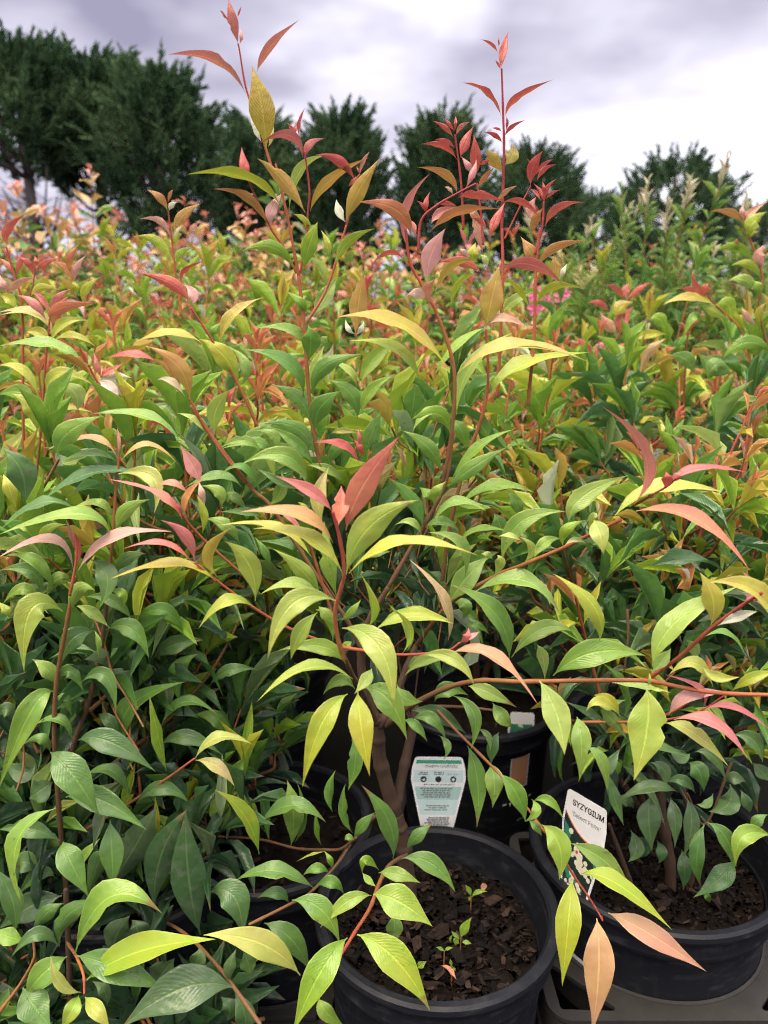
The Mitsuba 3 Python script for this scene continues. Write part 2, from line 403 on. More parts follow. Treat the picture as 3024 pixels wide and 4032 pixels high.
# ------------------------------------------------------------------ cypress windbreak
def cypress(label, x, y, height, width, bare, seed, skew=0.0):
    """A tall old cypress: trunk, steep limbs, feathery sprays massed into an uneven crown above the bare lower part."""
    r = np.random.default_rng(seed)
    k = thing('cypress_tree', label, 'tree', 'cypress trees in the windbreak')
    base = np.array([x, y, 0.0])
    trunk = smooth_path([base, base + [.2 * r.normal(), 0, height * .3], base + [skew * .5, .1, height * .6], base + [skew, 0, height * .9]], 6)
    part(k, 'trunk', mesh_of(tube(trunk, .30, .05, 8, 1, 1), 'bark_material'))
    limbs, tips = [], []
    for i in range(34):
        q = r.uniform(.16, .8)
        c = trunk[int(q * (len(trunk) - 1))]
        az = r.uniform(0, 6.283)
        o = np.array([math.cos(az), math.sin(az), 0])
        ln = width * .5 * r.uniform(.5, 1.0)
        e = c + o * ln + [0, 0, ln * r.uniform(.5, 1.4)]
        e[2] = min(e[2], height * .8)
        limbs.append(tube(smooth_path([c, c + o * ln * .5 + [0, 0, ln * .25], e], 4), .07, .02, 5, 1, 1))
        tips.append(e)
    dead = []
    for i in range(220):
        q = r.uniform(.10, .55)
        c = trunk[int(q * (len(trunk) - 1))] + r.normal(0, .25, 3)
        az = r.uniform(0, 6.283)
        ln = width * r.uniform(.12, .36)
        e = c + [math.cos(az) * ln, math.sin(az) * ln, ln * r.uniform(.1, .9)]
        dead.append(tube(smooth_path([c, (c + e) / 2 + r.normal(0, .12, 3), e], 3), .022, .006, 3, 1, 1))
    part(k, 'limb', mesh_of(join(limbs), 'bark_material'), 'stuff')
    part(k, 'dead_twig', mesh_of(join(dead), 'bark_material'), 'stuff')
    # plumes of the crown: upswept feathery sprays that stand on an uneven crown surface
    vs, fs, n = [], [], 0
    m = 520
    hh = bare + (1 - bare) * r.uniform(0, 1, m) ** .85
    az = r.uniform(0, 6.283, m)
    lump = .74 + .5 * meshkit.noise(np.stack([np.cos(az) * 2.1 + seed * 7, np.sin(az) * 2.1, hh * 5.0], 1), seed)
    rad = width * .5 * np.sqrt(np.maximum(.04, 1 - np.maximum(0, (hh - .58) / .43) ** 2.0)) * (.5 + .5 * np.minimum(1, (hh - bare + .08) / .25)) * lump
    rr = rad * np.sqrt(r.uniform(.12, 1, m))
    pos = base + np.stack([skew * hh + rr * np.cos(az), rr * np.sin(az), height * hh * .9], 1)
    thin = r.random(m) < np.where(hh < bare + .3, .55, 1.0)
    ax = np.stack([np.cos(az) * .62, np.sin(az) * .62, np.full(m, .8)], 1) + r.normal(0, .2, (m, 3))
    ax /= np.linalg.norm(ax, axis=1, keepdims=True)
    ln = height / 8 * r.uniform(.75, 1.5, m) * np.where(hh > .8, .8, 1.0)
    pos, ax, ln = pos[thin], ax[thin], ln[thin]
    m = len(pos)
    for q in np.linspace(0, 1, 64):
        o = pos + ax * (ln * q * r.uniform(.85, 1.1, m))[:, None] + r.normal(0, .055, (m, 3)) * (1.15 - q)
        dd = ax * 1.0 + r.normal(0, .55, (m, 3)) * (1.1 - .75 * q) - np.array([0, 0, .1]); dd /= np.linalg.norm(dd, axis=1, keepdims=True)
        bl = (height / 8 * r.uniform(.18, .42, m) * (1.1 - .5 * q))[:, None]
        side = np.cross(dd, r.normal(0, 1, (m, 3))); side /= np.linalg.norm(side, axis=1, keepdims=True) + 1e-9
        w = r.uniform(.016, .038, (m, 1)) * (height / 8)
        v = np.stack([o - side * w * .5, o + dd * bl * .45 - side * w, o + dd * bl, o + dd * bl * .45 + side * w, o + side * w * .5], 1)
        vs.append(v.reshape(-1, 3))
        ids = n + np.arange(m)[:, None] * 5
        fs += [ids + [0, 1, 3], ids + [0, 3, 4], ids + [1, 2, 3]]
        n += m * 5
    part(k, 'crown', mikit.ply((np.vstack(vs), np.vstack(fs)), 'cypress_material'), 'stuff')


def tree_at(label, cx, top, wpx, y, bare, seed, skew=0, slim=1.0):
    """cx, top, wpx in units of the 1659 pixel wide view."""
    s = 3024 / 1659
    p = at(cx * s, top * s, y)
    d = y / (FWD[1] + UPV[1] * (2016 - top * s) / 1512 * TX)
    cypress(label, p[0], y, p[2] * .97, wpx * s / 1512 * TX * d * .95 * slim, bare, seed, skew)


tree_at('tall dark cypress at the outer end of the tallest clump, cut by the picture edge', 20, 45, 300, 24, .60, 1)
tree_at('tallest dark cypress in the middle of the tall clump', 185, 75, 270, 25.5, .55, 2)
tree_at('dark cypress with a drooping shoulder at the inner end of the tall clump', 312, 105, 235, 24, .40, 3, .3)
tree_at('middle sized cypress standing just behind the tall red tipped shoot', 545, 215, 230, 28, .22, 4, 0, .82)
tree_at('rounded cypress beside the sky gap in the middle of the windbreak', 738, 208, 200, 27, .22, 5, 0, .78)
tree_at('cypress with a pointed top on the far side of the sky gap', 962, 210, 215, 27, .12, 6, 0, .80)
tree_at('low broad cypress between the pointed one and the end tree', 1165, 292, 240, 29, .10, 7, 0, .85)
tree_at('lowest cypress standing alone under the bright break in the clouds', 1465, 312, 330, 26, .06, 8, 0, .80)
for i, (cx, top, y) in enumerate([(1290, 400, 34), (620, 330, 36), (1640, 425, 33)]):
    tree_at(['distant low cypress behind the gap next to the end tree', 'distant cypress filling the gap behind the middle pair', 'distant low cypress behind the outer side of the end tree'][i], cx, top, 200, y, .05, 20 + i)


# ------------------------------------------------------------------ pots, potting mix, trays
def lathe(profile, n=72):
    p = np.array(profile)
    a = np.arange(n) * 2 * np.pi / n
    v = np.stack([p[:, None, 0] * np.cos(a), p[:, None, 0] * np.sin(a), np.broadcast_to(p[:, None, 1], (len(p), n))], -1).reshape(-1, 3)
    i, j = np.meshgrid(np.arange(len(p) - 1), np.arange(n), indexing='ij')
    q = np.stack([i * n + j, i * n + (j + 1) % n, (i + 1) * n + (j + 1) % n, (i + 1) * n + j], -1).reshape(-1, 4)
    return trimesh.Trimesh(v, np.vstack([q[:, [0, 1, 2]], q[:, [0, 2, 3]]]), process=False)


def pot(label, x, y, z0, r, h, chips, seed, fill=.80, tilt=0.0, group='black plastic nursery pots'):
    k = thing('plant_pot', label, 'pot', group)
    rr = np.random.default_rng(seed)
    rb = r * .84
    place = T().translate([x, y, z0]).rotate([1, 0, 0], tilt)
    w = lathe([(0, 0), (rb, 0), (rb + .002, .006), (r - .012, h - .052), (r - .012, h - .048), (r - .001, h - .046), (r + .001, h - .040)])
    part(k, 'wall', {**mikit.ply(w, 'pot_material', smooth=28), 'to_world': place})
    rim = lathe([(r + .001, h - .040), (r, h - .036), (r - .001, h - .018), (r + .005, h - .015), (r + .008, h - .009), (r + .007, h - .003), (r + .003, h), (r - .004, h), (r - .008, h - .004), (r - .009, h - .02), (r - .016, h - .05),
                 (r - .0165, h - .053), (r - .019, h - .055), (r - .022, h - .10), (r - .024, h - .104), (rb - .002, h * .25)])
    part(k, 'rim', {**mikit.ply(rim, 'pot_material', smooth=28), 'to_world': place})
    # potting mix: an uneven disc and loose bark on it
    R, zt = (rb + (r - rb) * fill) - .016, h * fill
    q = np.linspace(0, 1, 22)[1:]
    a = np.arange(64) * 2 * np.pi / 64
    xy = np.vstack([[[0, 0]], np.stack([(R * q[:, None] * np.cos(a)).ravel(), (R * q[:, None] * np.sin(a)).ravel()], 1)])
    zz = zt + .022 * (meshkit.fbm(np.c_[xy * 28 + seed, np.zeros(len(xy))], 3, seed) - .5) + .010 * (meshkit.noise(np.c_[xy * 130, np.zeros(len(xy))], seed) - .5)
    v = np.c_[xy, zz]
    f = [[0, 1 + j, 1 + (j + 1) % 64] for j in range(64)]
    for i in range(len(q) - 1):
        for j in range(64):
            b0, b1, c0, c1 = 1 + i * 64 + j, 1 + i * 64 + (j + 1) % 64, 1 + (i + 1) * 64 + j, 1 + (i + 1) * 64 + (j + 1) % 64
            f += [[b0, c0, c1], [b0, c1, b1]]
    mix_key = part(k, 'potting_mix', {**mikit.ply((v, np.array(f)), 'soil_material', smooth=True), 'to_world': place})
    for i in range(chips):
        rad, az = R * .95 * math.sqrt(rr.random()), rr.uniform(0, 6.283)
        ln = rr.uniform(.004, .010) * (1.8 if rr.random() < .12 else 1)
        box = CHIPS[i % len(CHIPS)]
        m = T().translate([x, y, z0]).rotate([1, 0, 0], tilt).translate([rad * math.cos(az), rad * math.sin(az), zt + .004 + rr.uniform(-.004, .006)]).rotate([0, 0, 1], rr.uniform(0, 360)).rotate([0, 1, 0], rr.normal(0, 22)).rotate([1, 0, 0], rr.normal(0, 25)).scale([ln, ln * rr.uniform(.22, .7), ln * rr.uniform(.12, .3)])
        part(mix_key, 'bark_chip', {**box, 'to_world': m})
    if chips > 100:                                  # crumbs too small to pick apart
        n = 2600
        q = R * .97 * np.sqrt(rr.random(n)); a = rr.uniform(0, 6.283, n)
        c = np.stack([q * np.cos(a), q * np.sin(a), zt + rr.uniform(-.004, .007, n)], 1)
        v = c[:, None] + rr.normal(0, 1, (n, 4, 3)) * rr.uniform(.0006, .0022, (n, 1, 1)) * np.array([1.5, 1, .8])
        f = (np.arange(n)[:, None, None] * 4 + np.array([[0, 1, 2], [0, 2, 3], [0, 3, 1], [1, 3, 2]])).reshape(-1, 3)
        part(mix_key, 'crumbs', {**mikit.ply((v.reshape(-1, 3), f), 'chip_material_1'), 'to_world': place}, 'stuff')
    return k


CHIPS = []
for i in range(15):
    rr = np.random.default_rng(900 + i)
    pts = rr.uniform(-1, 1, (13, 3)) * [1, 1, 1]
    pts = pts / np.maximum(np.abs(pts).max(1, keepdims=True), .7)
    hull = trimesh.convex.convex_hull(pts)
    CHIPS.append(mikit.ply(hull, f'chip_material_{i % 5}'))

HX, HY, ZT = .068, .83, .03                               # the middle pot
HERO_R, HERO_H = .150, .285
pot('black pot in the middle, its bark mix open to view round the slim brown trunk', HX, HY, ZT, HERO_R, HERO_H, 290, 1, .84)
RX, RY, RR = .39, .95, .170
pot('black pot with the white picture label standing at its inner edge', RX, RY, ZT, RR, .285, 260, 2, .80)
BX, BY = .18, 1.36
pot('black pot behind the middle one with an orange card and barcode sticker on its wall', BX, BY, ZT, .155, .30, 60, 3, .84)
LX, LY = -.175, 1.0
pot('black pot in deep shade behind the twig, beside the middle pot', LX, LY, ZT, .150, .285, 60, 4, .80)
pot('black pot almost hidden under the big dark leaves at the corner', -.36, .93, ZT, .150, .285, 60, 5, .84)
pot('black pot deep in the row behind the big leaved corner plant, with a barcode sticker', -.27, 1.58, ZT, .150, .285, 20, 7, .84)
pot('black pot in shade behind the picture labelled pot', .50, 1.27, ZT, .155, .29, 30, 6, .84)


# carrying trays: a frame plate with a round hole and collar per pot and cut-outs between, on a skirt
import shapely
from shapely.geometry import Polygon, Point, box as sbox


def tray(label, centers, r, z, margin=.035, bsdf='dark_tray_material'):
    k = thing('pot_tray', label, 'tray', 'grey plastic pot trays')
    xs, ys = [c[0] for c in centers], [c[1] for c in centers]
    plate = sbox(min(xs) - r - margin, min(ys) - r - margin, max(xs) + r + margin, max(ys) + r + margin).buffer(-.03).buffer(.03)
    holes = shapely.union_all([Point(c).buffer(r, 48) for c in centers])
    cut = []
    for cx, cy in centers:
        for a in (45, 135, 225, 315):
            d = np.array([math.cos(math.radians(a)), math.sin(math.radians(a))])
            p = np.array([cx, cy]) + d * (r + .038)
            e = np.array([-d[1], d[0]])
            cut.append(Polygon([p + e * .045 - d * .012, p - e * .045 - d * .012, p + d * .03]).buffer(.004))
    plate = plate.difference(holes).difference(shapely.union_all(cut))
    geoms = getattr(plate, 'geoms', [plate])
    top = trimesh.util.concatenate([trimesh.creation.extrude_polygon(g_, .006, engine='earcut') for g_ in geoms])
    top.apply_translation([0, 0, z])
    part(k, 'top_frame', mikit.ply(top, bsdf))
    for cx, cy in centers:
        c = lathe([(r + .006, z - .055), (r + .0035, z - .002), (r + .001, z + .008), (r - .003, z + .009), (r - .005, z + .004), (r - .004, z - .055)], 64)
        c.apply_translation([cx, cy, 0])
        part(k, 'collar', mikit.ply(c, bsdf, smooth=35))
    o = sbox(min(xs) - r - margin, min(ys) - r - margin, max(xs) + r + margin, max(ys) + r + margin).buffer(-.03).buffer(.03)
    sk = trimesh.creation.extrude_polygon(o.difference(o.buffer(-.006)), z - .004, engine='earcut')
    part(k, 'skirt', mikit.ply(sk, bsdf))


tray('grey brown plastic tray round the pot with the picture label', [(RX, RY)], .158, .185, .022, 'tray_material')
tray('dark grey tray round the middle pot', [(HX, HY)], .142, .13, .012)
tray('grey plastic tray under the corner pot, mostly under leaves', [(-.36, .93)], .140, .10, .03)
tray('shaded grey tray behind the middle pot', [(BX, BY)], .143, .045, .012)
tray('shaded grey tray holding the pot beside the middle pot', [(LX, LY)], .138, .10, .012)


# ================================================================== plants of the rows behind
ORD = ['first', 'second', 'third', 'fourth', 'fifth', 'sixth', 'seventh', 'eighth', 'ninth', 'tenth', 'eleventh', 'twelfth']


def plant_row(row, y, xs, height, parts, seed, **kw):
    for i, x in enumerate(xs):
        r = np.random.default_rng(seed * 100 + i)
        side = 'orange tipped' if x < .2 * y else 'pink tipped'
        k = thing('lilly_pilly', f'{side} lilly pilly, {ORD[i]} along in the {row} behind, counted from the tall cypresses', 'shrub', f'lilly pillies in the {row} behind')
        right = x > .18 * y
        opt = dict(flush=.62 if not right else .45, ripe=.03 if not right else .12, size=.092 if y < 1.8 else .084)
        opt.update(kw)
        S, L = grow(r, np.array([x + r.normal(0, .02), (y if x != .18 else BY) + r.normal(0, .03), .27]), height * r.uniform(.93, 1.05) * (.96 if right else 1.0), **opt)
        order = sorted(range(len(L)), key=lambda q: -(L[q][0][2, 3] - .25 * L[q][0][1, 3]))
        add_stems(k, S)
        add_leaves(k, [L[q] for q in order], parts)


def xs_for(y, sp, off):
    n = int(.5 * y * 1.08 / sp) + 1
    return [off + sp * i for i in range(-n, n + 1) if abs(off + sp * i) < .56 * y + .1]


plant_row('row', 1.20, [-.55, -.20, .18, .50, .86], .72, 300, 1, stems=5, spread=.16, branches=2.4, lowest=.12, dark=.08)
plant_row('second row', 1.55, xs_for(1.55, .33, .05), .76, 260, 2, stems=5, spread=.15, branches=1.6, lowest=.22)
plant_row('third row', 1.90, xs_for(1.90, .33, -.1), .82, 220, 3, stems=5, spread=.15, branches=1.3, lowest=.4)
plant_row('fourth row', 2.28, xs_for(2.28, .34, .08), .88, 180, 4, stems=5, spread=.16, branches=1.2, lowest=.45)
plant_row('fifth row', 2.70, xs_for(2.70, .36, -.05), .96, 150, 5, stems=5, spread=.17, branches=1.2, lowest=.5)
plant_row('sixth row', 3.2, xs_for(3.2, .42, .1), 1.04, 120, 6, stems=6, spread=.2, branches=1.1, lowest=.5)

plant_row('seventh row', 3.95, xs_for(3.95, .5, -.1), 1.16, 60, 7, stems=7, spread=.26, branches=1.1, lowest=.45)

# broad leaved shrubs with pale pink tops at the back
for i, (x, y, h) in enumerate([(-1.8, 3.7, 1.18), (-1.35, 3.5, 1.36), (-.95, 3.7, 1.15), (-.55, 3.5, 1.25), (-.12, 3.7, 1.12), (-1.6, 4.1, 1.3), (-.8, 4.2, 1.3), (-2.0, 4.0, 1.2), (.3, 3.8, 1.08)]):
    r = np.random.default_rng(700 + i)
    k = thing('broad_leaved_shrub', f'broad leaved shrub with pale pink top, {ORD[i]} along the back under the tall cypresses', 'shrub', 'broad leaved shrubs at the back')
    S, L = grow(r, np.array([x, y, .25]), h, stems=9, spread=.26, flush=.95, size=.10, lowest=.35, branches=1.0, protos=(8, 9, 10, 11), ratio=.46, spacing=.05)
    out = []
    for m, kk, t, s in L:
        out.append((m, kk, .13 if t < .16 else (.22 if t < .3 else (.36 if t < .48 else min(.95, t + .16))), .2 if t < .16 else (.3 if t < .3 else (.25 if t < .48 else .1))))
    out.sort(key=lambda q: -q[0][2, 3])
    add_stems(k, S)
    add_leaves(k, out, 110)

# narrow leaved shrubs like bottlebrush
for i, (x, y, h) in enumerate([(.60, 2.95, 1.16), (.90, 2.75, 1.22), (1.16, 2.9, 1.06), (1.38, 2.65, 1.14), (.78, 3.4, 1.2), (1.15, 3.4, 1.12), (1.5, 3.2, 1.24), (1.75, 3.5, 1.2)]):
    r = np.random.default_rng(800 + i)
    k = thing('narrow_leaved_shrub', f'light green narrow leaved shrub with pinkish tips, {ORD[i]} along the back from the sky gap', 'shrub', 'narrow leaved shrubs at the back')
    S, L = [], []
    for s_ in range(12):
        az = r.uniform(0, 6.283)
        o = np.array([math.cos(az), math.sin(az), 0]) * r.uniform(.03, .26)
        hh = .98 * h * r.uniform(.62, 1.05)
        path = smooth_path([np.array([x, y, .25]), np.array([x, y, .25]) + o * .4 + [0, 0, hh * .5], np.array([x, y, .25]) + o * 1.1 + [r.normal(0, .085), r.normal(0, .06), hh]], 8)
        S.append((path, .005, .0016, .8, .45))
        pale_tip = r.random() < .55
        n = 62
        for j in range(n):
            q = 1 - (j / n) * .6
            c = np.array([np.interp(q, np.linspace(0, 1, len(path)), path[:, a]) for a in range(3)])
            a2 = j * 2.4 + r.normal(0, .3)
            ax = unit(path[-1] - path[-5])
            rad = np.array([math.cos(a2), math.sin(a2), 0])
            th = np.interp(j, [0, 8, 24], [.2, .6, 1.0]) + r.normal(0, .12)
            d = unit(ax * math.cos(th) + rad * math.sin(th))
            ln = .068 * min(1, .55 + j / 14) * r.uniform(.8, 1.2)
            tip = pale_tip and j < 8
            L.append((frame(c, d, ax + r.normal(0, .2, 3), ln, ln * .135), 4 if j % 2 else 0, .45 if tip else r.uniform(.66, .82), .7 if tip else .3))
    L.sort(key=lambda q: -q[0][2, 3])
    add_stems(k, S)
    add_leaves(k, L, 120)


# ================================================================== the three plants in front, leaf by leaf
CROPS = {1: (500, 0), 2: (1300, 0), 3: (700, 900), 4: (1500, 900), 5: (500, 1600), 6: (1300, 1600), 7: (2024, 1600), 8: (1000, 2400),
         0: (0, 700), 9: (0, 1500), 10: (0, 2300), 11: (0, 3032), 12: (800, 3032), 13: (1900, 3032), 14: (2024, 2400)}
CU = 1000 / 1659


def leaves_from(holder, crop, y, text):
    """Lines of base, middle and tip (as seen in one part of the photograph), apparent width, colour, then optionally how far the tip lies behind the base in cm, paleness, and the plane's shift in cm."""
    ox, oy = CROPS[crop]
    for line in text.strip().splitlines():
        q = [float(x) for x in line.split()]
        b, m, t = ((ox + q[i] * CU, oy + q[i + 1] * CU) for i in (0, 2, 4))
        w, c = q[6] * CU, q[7] / 100
        dy = q[8] / 100 if len(q) > 8 else lr.uniform(-.018, .012)
        pale = q[9] / 10 if len(q) > 9 else 0
        yo = q[10] / 100 if len(q) > 10 else lr.uniform(-.006, .006)
        part(holder, 'leaf', mesh_of(leaf_between(b, m, t, y + yo, w, c, dy, pale, lr.uniform(0, .012)), 'leaf_material'))


def stems_from(holder, crop, text, name='stem', sides=7):
    """Lines of y at the first and last point, radii in mm, colours, then the points."""
    ox, oy = CROPS[crop]
    for line in text.strip().splitlines():
        q = [float(x) for x in line.split()]
        y0, y1, r0, r1, c0, c1 = q[:6]
        pts = np.array(q[6:]).reshape(-1, 2)
        n = len(pts)
        p = [at(ox + u * CU, oy + v * CU, y0 + (y1 - y0) * i / (n - 1)) for i, (u, v) in enumerate(pts)]
        part(holder, name, mesh_of(tube(smooth_path(p, 12), r0 * (.66 if r0 < 5.9 else 1) / 1000, r1 * (.66 if r1 < 5.9 else 1) / 1000, sides, c0 / 100, c1 / 100, max(2, round(np.linalg.norm(p[-1] - p[0]) / .05))), 'stem_material'))


hero = thing('lilly_pilly', 'tallest lilly pilly, slim forked trunk in the middle pot, red tips against the sky', 'shrub')
# trunk and main limbs
stems_from(hero, 8, '''
.86 .85 11.5 9.8 100 95 1040 2150 1010 1850 985 1600 955 1450 925 1330
.85 .82 9.6 8 95 95 925 1330 870 1150 820 960 810 840 800 700
.85 .88 6.6 6 95 95 930 1290 960 1120 1000 940 1040 760 1060 640
.82 .80 7 4.6 95 82 800 740 740 560 700 330 750 80 878 -148
.82 .84 6.2 4.4 95 80 810 760 900 640 970 450 1030 300 1057 232
.82 .72 5.6 3.6 92 50 860 760 980 660 1090 590 1290 500 1480 465 1700 470
.82 .66 5 3.2 90 50 800 740 720 560 650 440 600 330 560 230
''', 'trunk')
stems_from(hero, 14, '''
.72 .64 3.6 2.6 48 30 0 472 480 465 860 465 1100 510 1330 545 1760 560
.70 .62 3 2 25 5 870 455 1080 310 1290 120 1480 -20 1620 -110
.74 .70 2.2 1.3 40 5 440 735 700 735 990 720 1210 665 1370 565
''')
stems_from(hero, 5, '''
.66 .63 3.2 2.0 50 0 1420 1659 1375 1500 1360 1330 1400 1180 1420 1080 1400 920 1375 800 1345 690
.72 .66 2.6 1.6 40 15 1400 1580 1080 1460 850 1330 600 1150 440 1020
.78 .74 2.6 1.8 60 10 860 1180 700 1050 500 870 380 735 300 600
.74 .72 2.2 1.4 40 10 1360 1420 1290 1200 1220 980 1180 890 1060 730
.80 .79 4.2 2.6 80 40 1540 1600 1440 1400 1300 1200 960 680 820 540 570 215 420 0
''')
stems_from(hero, 8, '''
.66 .66 2.6 1.4 35 5 565 245 700 265 950 295 1240 275 1350 215
.80 .72 2.8 2.0 70 30 1180 640 1330 800 1560 1030 1680 1160 1870 1410
.85 .80 3 2.2 80 75 1190 632 1400 640 1570 660
''')
stems_from(hero, 13, '''
.72 .69 2.2 1.4 30 8 340 330 470 480 590 680 680 810 750 920 785 985
''')
stems_from(hero, 12, '''
.84 .68 4.5 2.6 85 5 1330 555 1220 620 1150 740 1090 900 990 1060 900 1210
''')
stems_from(hero, 3, '''
.80 .80 3.4 2.6 60 35 960 1659 890 1350 850 1000 825 620 790 310
.80 .80 2.4 1.6 40 25 790 310 740 40 700 -150 640 -420
.80 .79 1.9 1.4 30 8 775 290 690 120 610 0 520 -180 470 -300
.80 .79 1.8 1.3 20 0 800 290 840 60 850 -100 860 -250 830 -500
.80 .81 2.2 1.5 35 25 845 610 960 420 1040 200 1100 -20
.79 .77 2.4 1.5 40 12 520 1290 400 1030 225 730 90 520
.79 .77 2.6 1.6 45 30 440 1659 240 1395 75 1110
''')
stems_from(hero, 4, '''
.80 .79 3.3 2.0 72 8 400 1659 440 1480 475 1200 480 950 440 760 350 520 270 370 190 220 160 0
.84 .85 4 1.8 75 10 400 2300 450 1950 560 1500 640 1290 690 1100 700 900 685 660
.88 .90 3 2.4 30 6 760 1100 780 700 795 300 790 0
.86 .86 3 2.2 45 10 960 1150 1000 700 1010 300 1040 0
''')
stems_from(hero, 2, '''
.90 .90 2.4 1.5 5 0 1120 1500 1135 1000 1130 760 1120 450
.90 .90 2.2 1.4 10 0 870 1500 860 1270 845 1100 815 880
.86 .86 2.2 1.4 5 0 1340 1659 1385 1480 1395 1320
.90 .90 1.8 1.2 15 0 1140 1560 1230 1370 1310 1215
.79 .79 2.0 1.2 8 0 575 1640 595 1440 700 1340 800 1280 950 1200
.88 .88 2 1.3 10 0 1000 1600 985 1400 960 1200
''')
stems_from(hero, 1, '''
.80 .80 1.8 1.0 30 0 975 1190 905 965 840 760 775 565 735 330 725 285
.82 .82 1.8 1.2 30 10 1370 1659 1440 1450 1490 1200 1520 1140
''')
stems_from(hero, 6, '''
.80 .80 4.0 3.2 75 62 380 1180 600 800 690 640 760 470 800 170
.84 .70 4.0 2.4 70 22 560 1560 780 1290 1080 1110 1270 1030 1510 930 1690 840 1900 740
''')
stems_from(hero, 7, '''
.70 .66 1.8 1.0 5 0 770 655 900 580 1010 515 1060 470
''')

leaves_from(hero, 1, .80, '''
728 290 690 130 662 -14 76 12 -1 2
735 290 750 238 736 186 26 15 1 5
660 140 635 105 605 65 14 3
725 110 738 75 749 40 12 3
775 610 575 400 265 358 62 14 0 2
850 470 940 305 1125 130 60 14 1 2
910 970 880 700 815 430 186 41 -1 0 -1
880 930 838 850 800 765 36 55 1 9 1
922 960 948 900 960 820 26 45 1 5 1
1150 1030 1060 885 870 935 70 4 -1 2
1160 1040 1192 945 1290 905 56 8 1 2
1110 880 1075 838 1045 800 22 8
1102 870 1100 835 1100 800 16 6
1125 890 1130 800 1165 700 26 6
1165 1390 1020 1180 850 1035 108 35 -1 0 -1
1197 1380 1320 1185 1580 1030 70 35
1060 1370 1130 1120 1300 1015 70 60 2 3 1
1490 1180 1390 1055 1235 1010 76 5
1500 1150 1470 1190 1445 1218 26 8
1520 1140 1545 1060 1585 990 28 10 0 3
1520 1140 1508 1110 1500 1085 13 5
1428 1450 1510 1250 1652 1035 118 37 -1 0 -1
1425 1450 1385 1380 1368 1300 62 55 1 9 1
800 1200 765 1080 750 958 76 4
1020 1370 770 1165 392 1140 68 53
925 1480 780 1300 560 1235 66 27
948 1480 945 1370 1032 1250 86 14 1 6
1215 1490 1150 1430 1085 1398 40 53
790 1290 800 1275 830 1268 26 50 0 9
''')
leaves_from(hero, 3, .80, '''
820 270 862 100 915 -45 118 61 -1 0 -1
985 205 975 100 935 10 50 54 1 0 2
760 270 620 120 415 150 88 62
1035 245 1110 90 1290 0 72 57
830 560 800 480 700 410 70 66 0
880 575 960 450 1045 310 115 66 1 3 1
850 870 870 740 850 630 150 72 -2 0 -1
980 700 950 730 930 740 60 64 1 4
830 780 740 660 510 650 72 68 -1 2
820 1100 730 880 430 790 95 74
885 1100 960 900 1220 825 120 72 -1 1 -1
885 1020 900 900 960 760 80 60 2 2 2
900 1320 930 1170 1065 1060 150 74 -2 0 -1
865 1280 790 1110 610 1020 120 72 0 2 1
890 1490 790 1310 560 1275 100 75 -1 1
885 1540 770 1400 590 1290 90 70 1 1 1
1160 690 1180 490 1215 280 130 34 0 0 6
1160 690 1110 650 1098 590 40 55 1 9 7
1160 700 1200 650 1215 600 40 55 1 9 7
1175 1240 1130 1080 985 990 120 72 0 1 7
1205 1220 1260 1060 1440 945 80 64 0 0 6
1165 1030 1120 930 960 840 50 58 0 2 7
1200 1020 1280 850 1470 705 110 60 1 1 7
1580 990 1420 780 1115 735 80 55 -1 0 0
1225 1470 1270 1330 1330 1190 110 74 0 1 7
1190 1550 1080 1420 890 1398 55 6 -1 0 0
1210 1490 1190 1430 1150 1380 50 5 0 0 1
1195 1440 1190 1370 1175 1300 34 6 0 1 1
1000 1340 1080 1320 1190 1340 46 48 0 3 4
990 1560 1040 1440 1170 1400 90 73 0 0 4
850 1659 700 1480 420 1535 120 66 -2 2 -2
1080 1659 980 1570 830 1545 70 66 0 2
805 1560 770 1460 740 1410 120 76 2 0 6
590 1500 520 1400 280 1440 75 68 0 1 4
400 1030 300 830 140 722 148 52 -1 0 -1
405 1030 445 890 320 765 80 66 1 2 2
285 745 350 570 555 450 74 43 0 1
220 720 240 660 305 612 60 66 1 0 3
245 1345 250 1180 345 1052 126 58 -1 2 -1
215 1370 130 1260 -10 1205 60 58 0 4
640 1660 600 1500 560 1440 60 60 1 2 4
540 1310 590 1330 620 1470 80 72 0 2 2
''')
leaves_from(hero, 0, .78, '''
1235 815 1120 690 893 622 84 9
1252 835 1262 760 1200 695 76 11 1 6 1
1190 690 1210 610 1332 543 34 4
1330 1090 1120 1010 872 1082 52 42
1240 1450 1170 1240 958 1100 136 32 -1 0 -1
1205 1425 1120 1330 1028 1318 50 40 1 7 1
''')
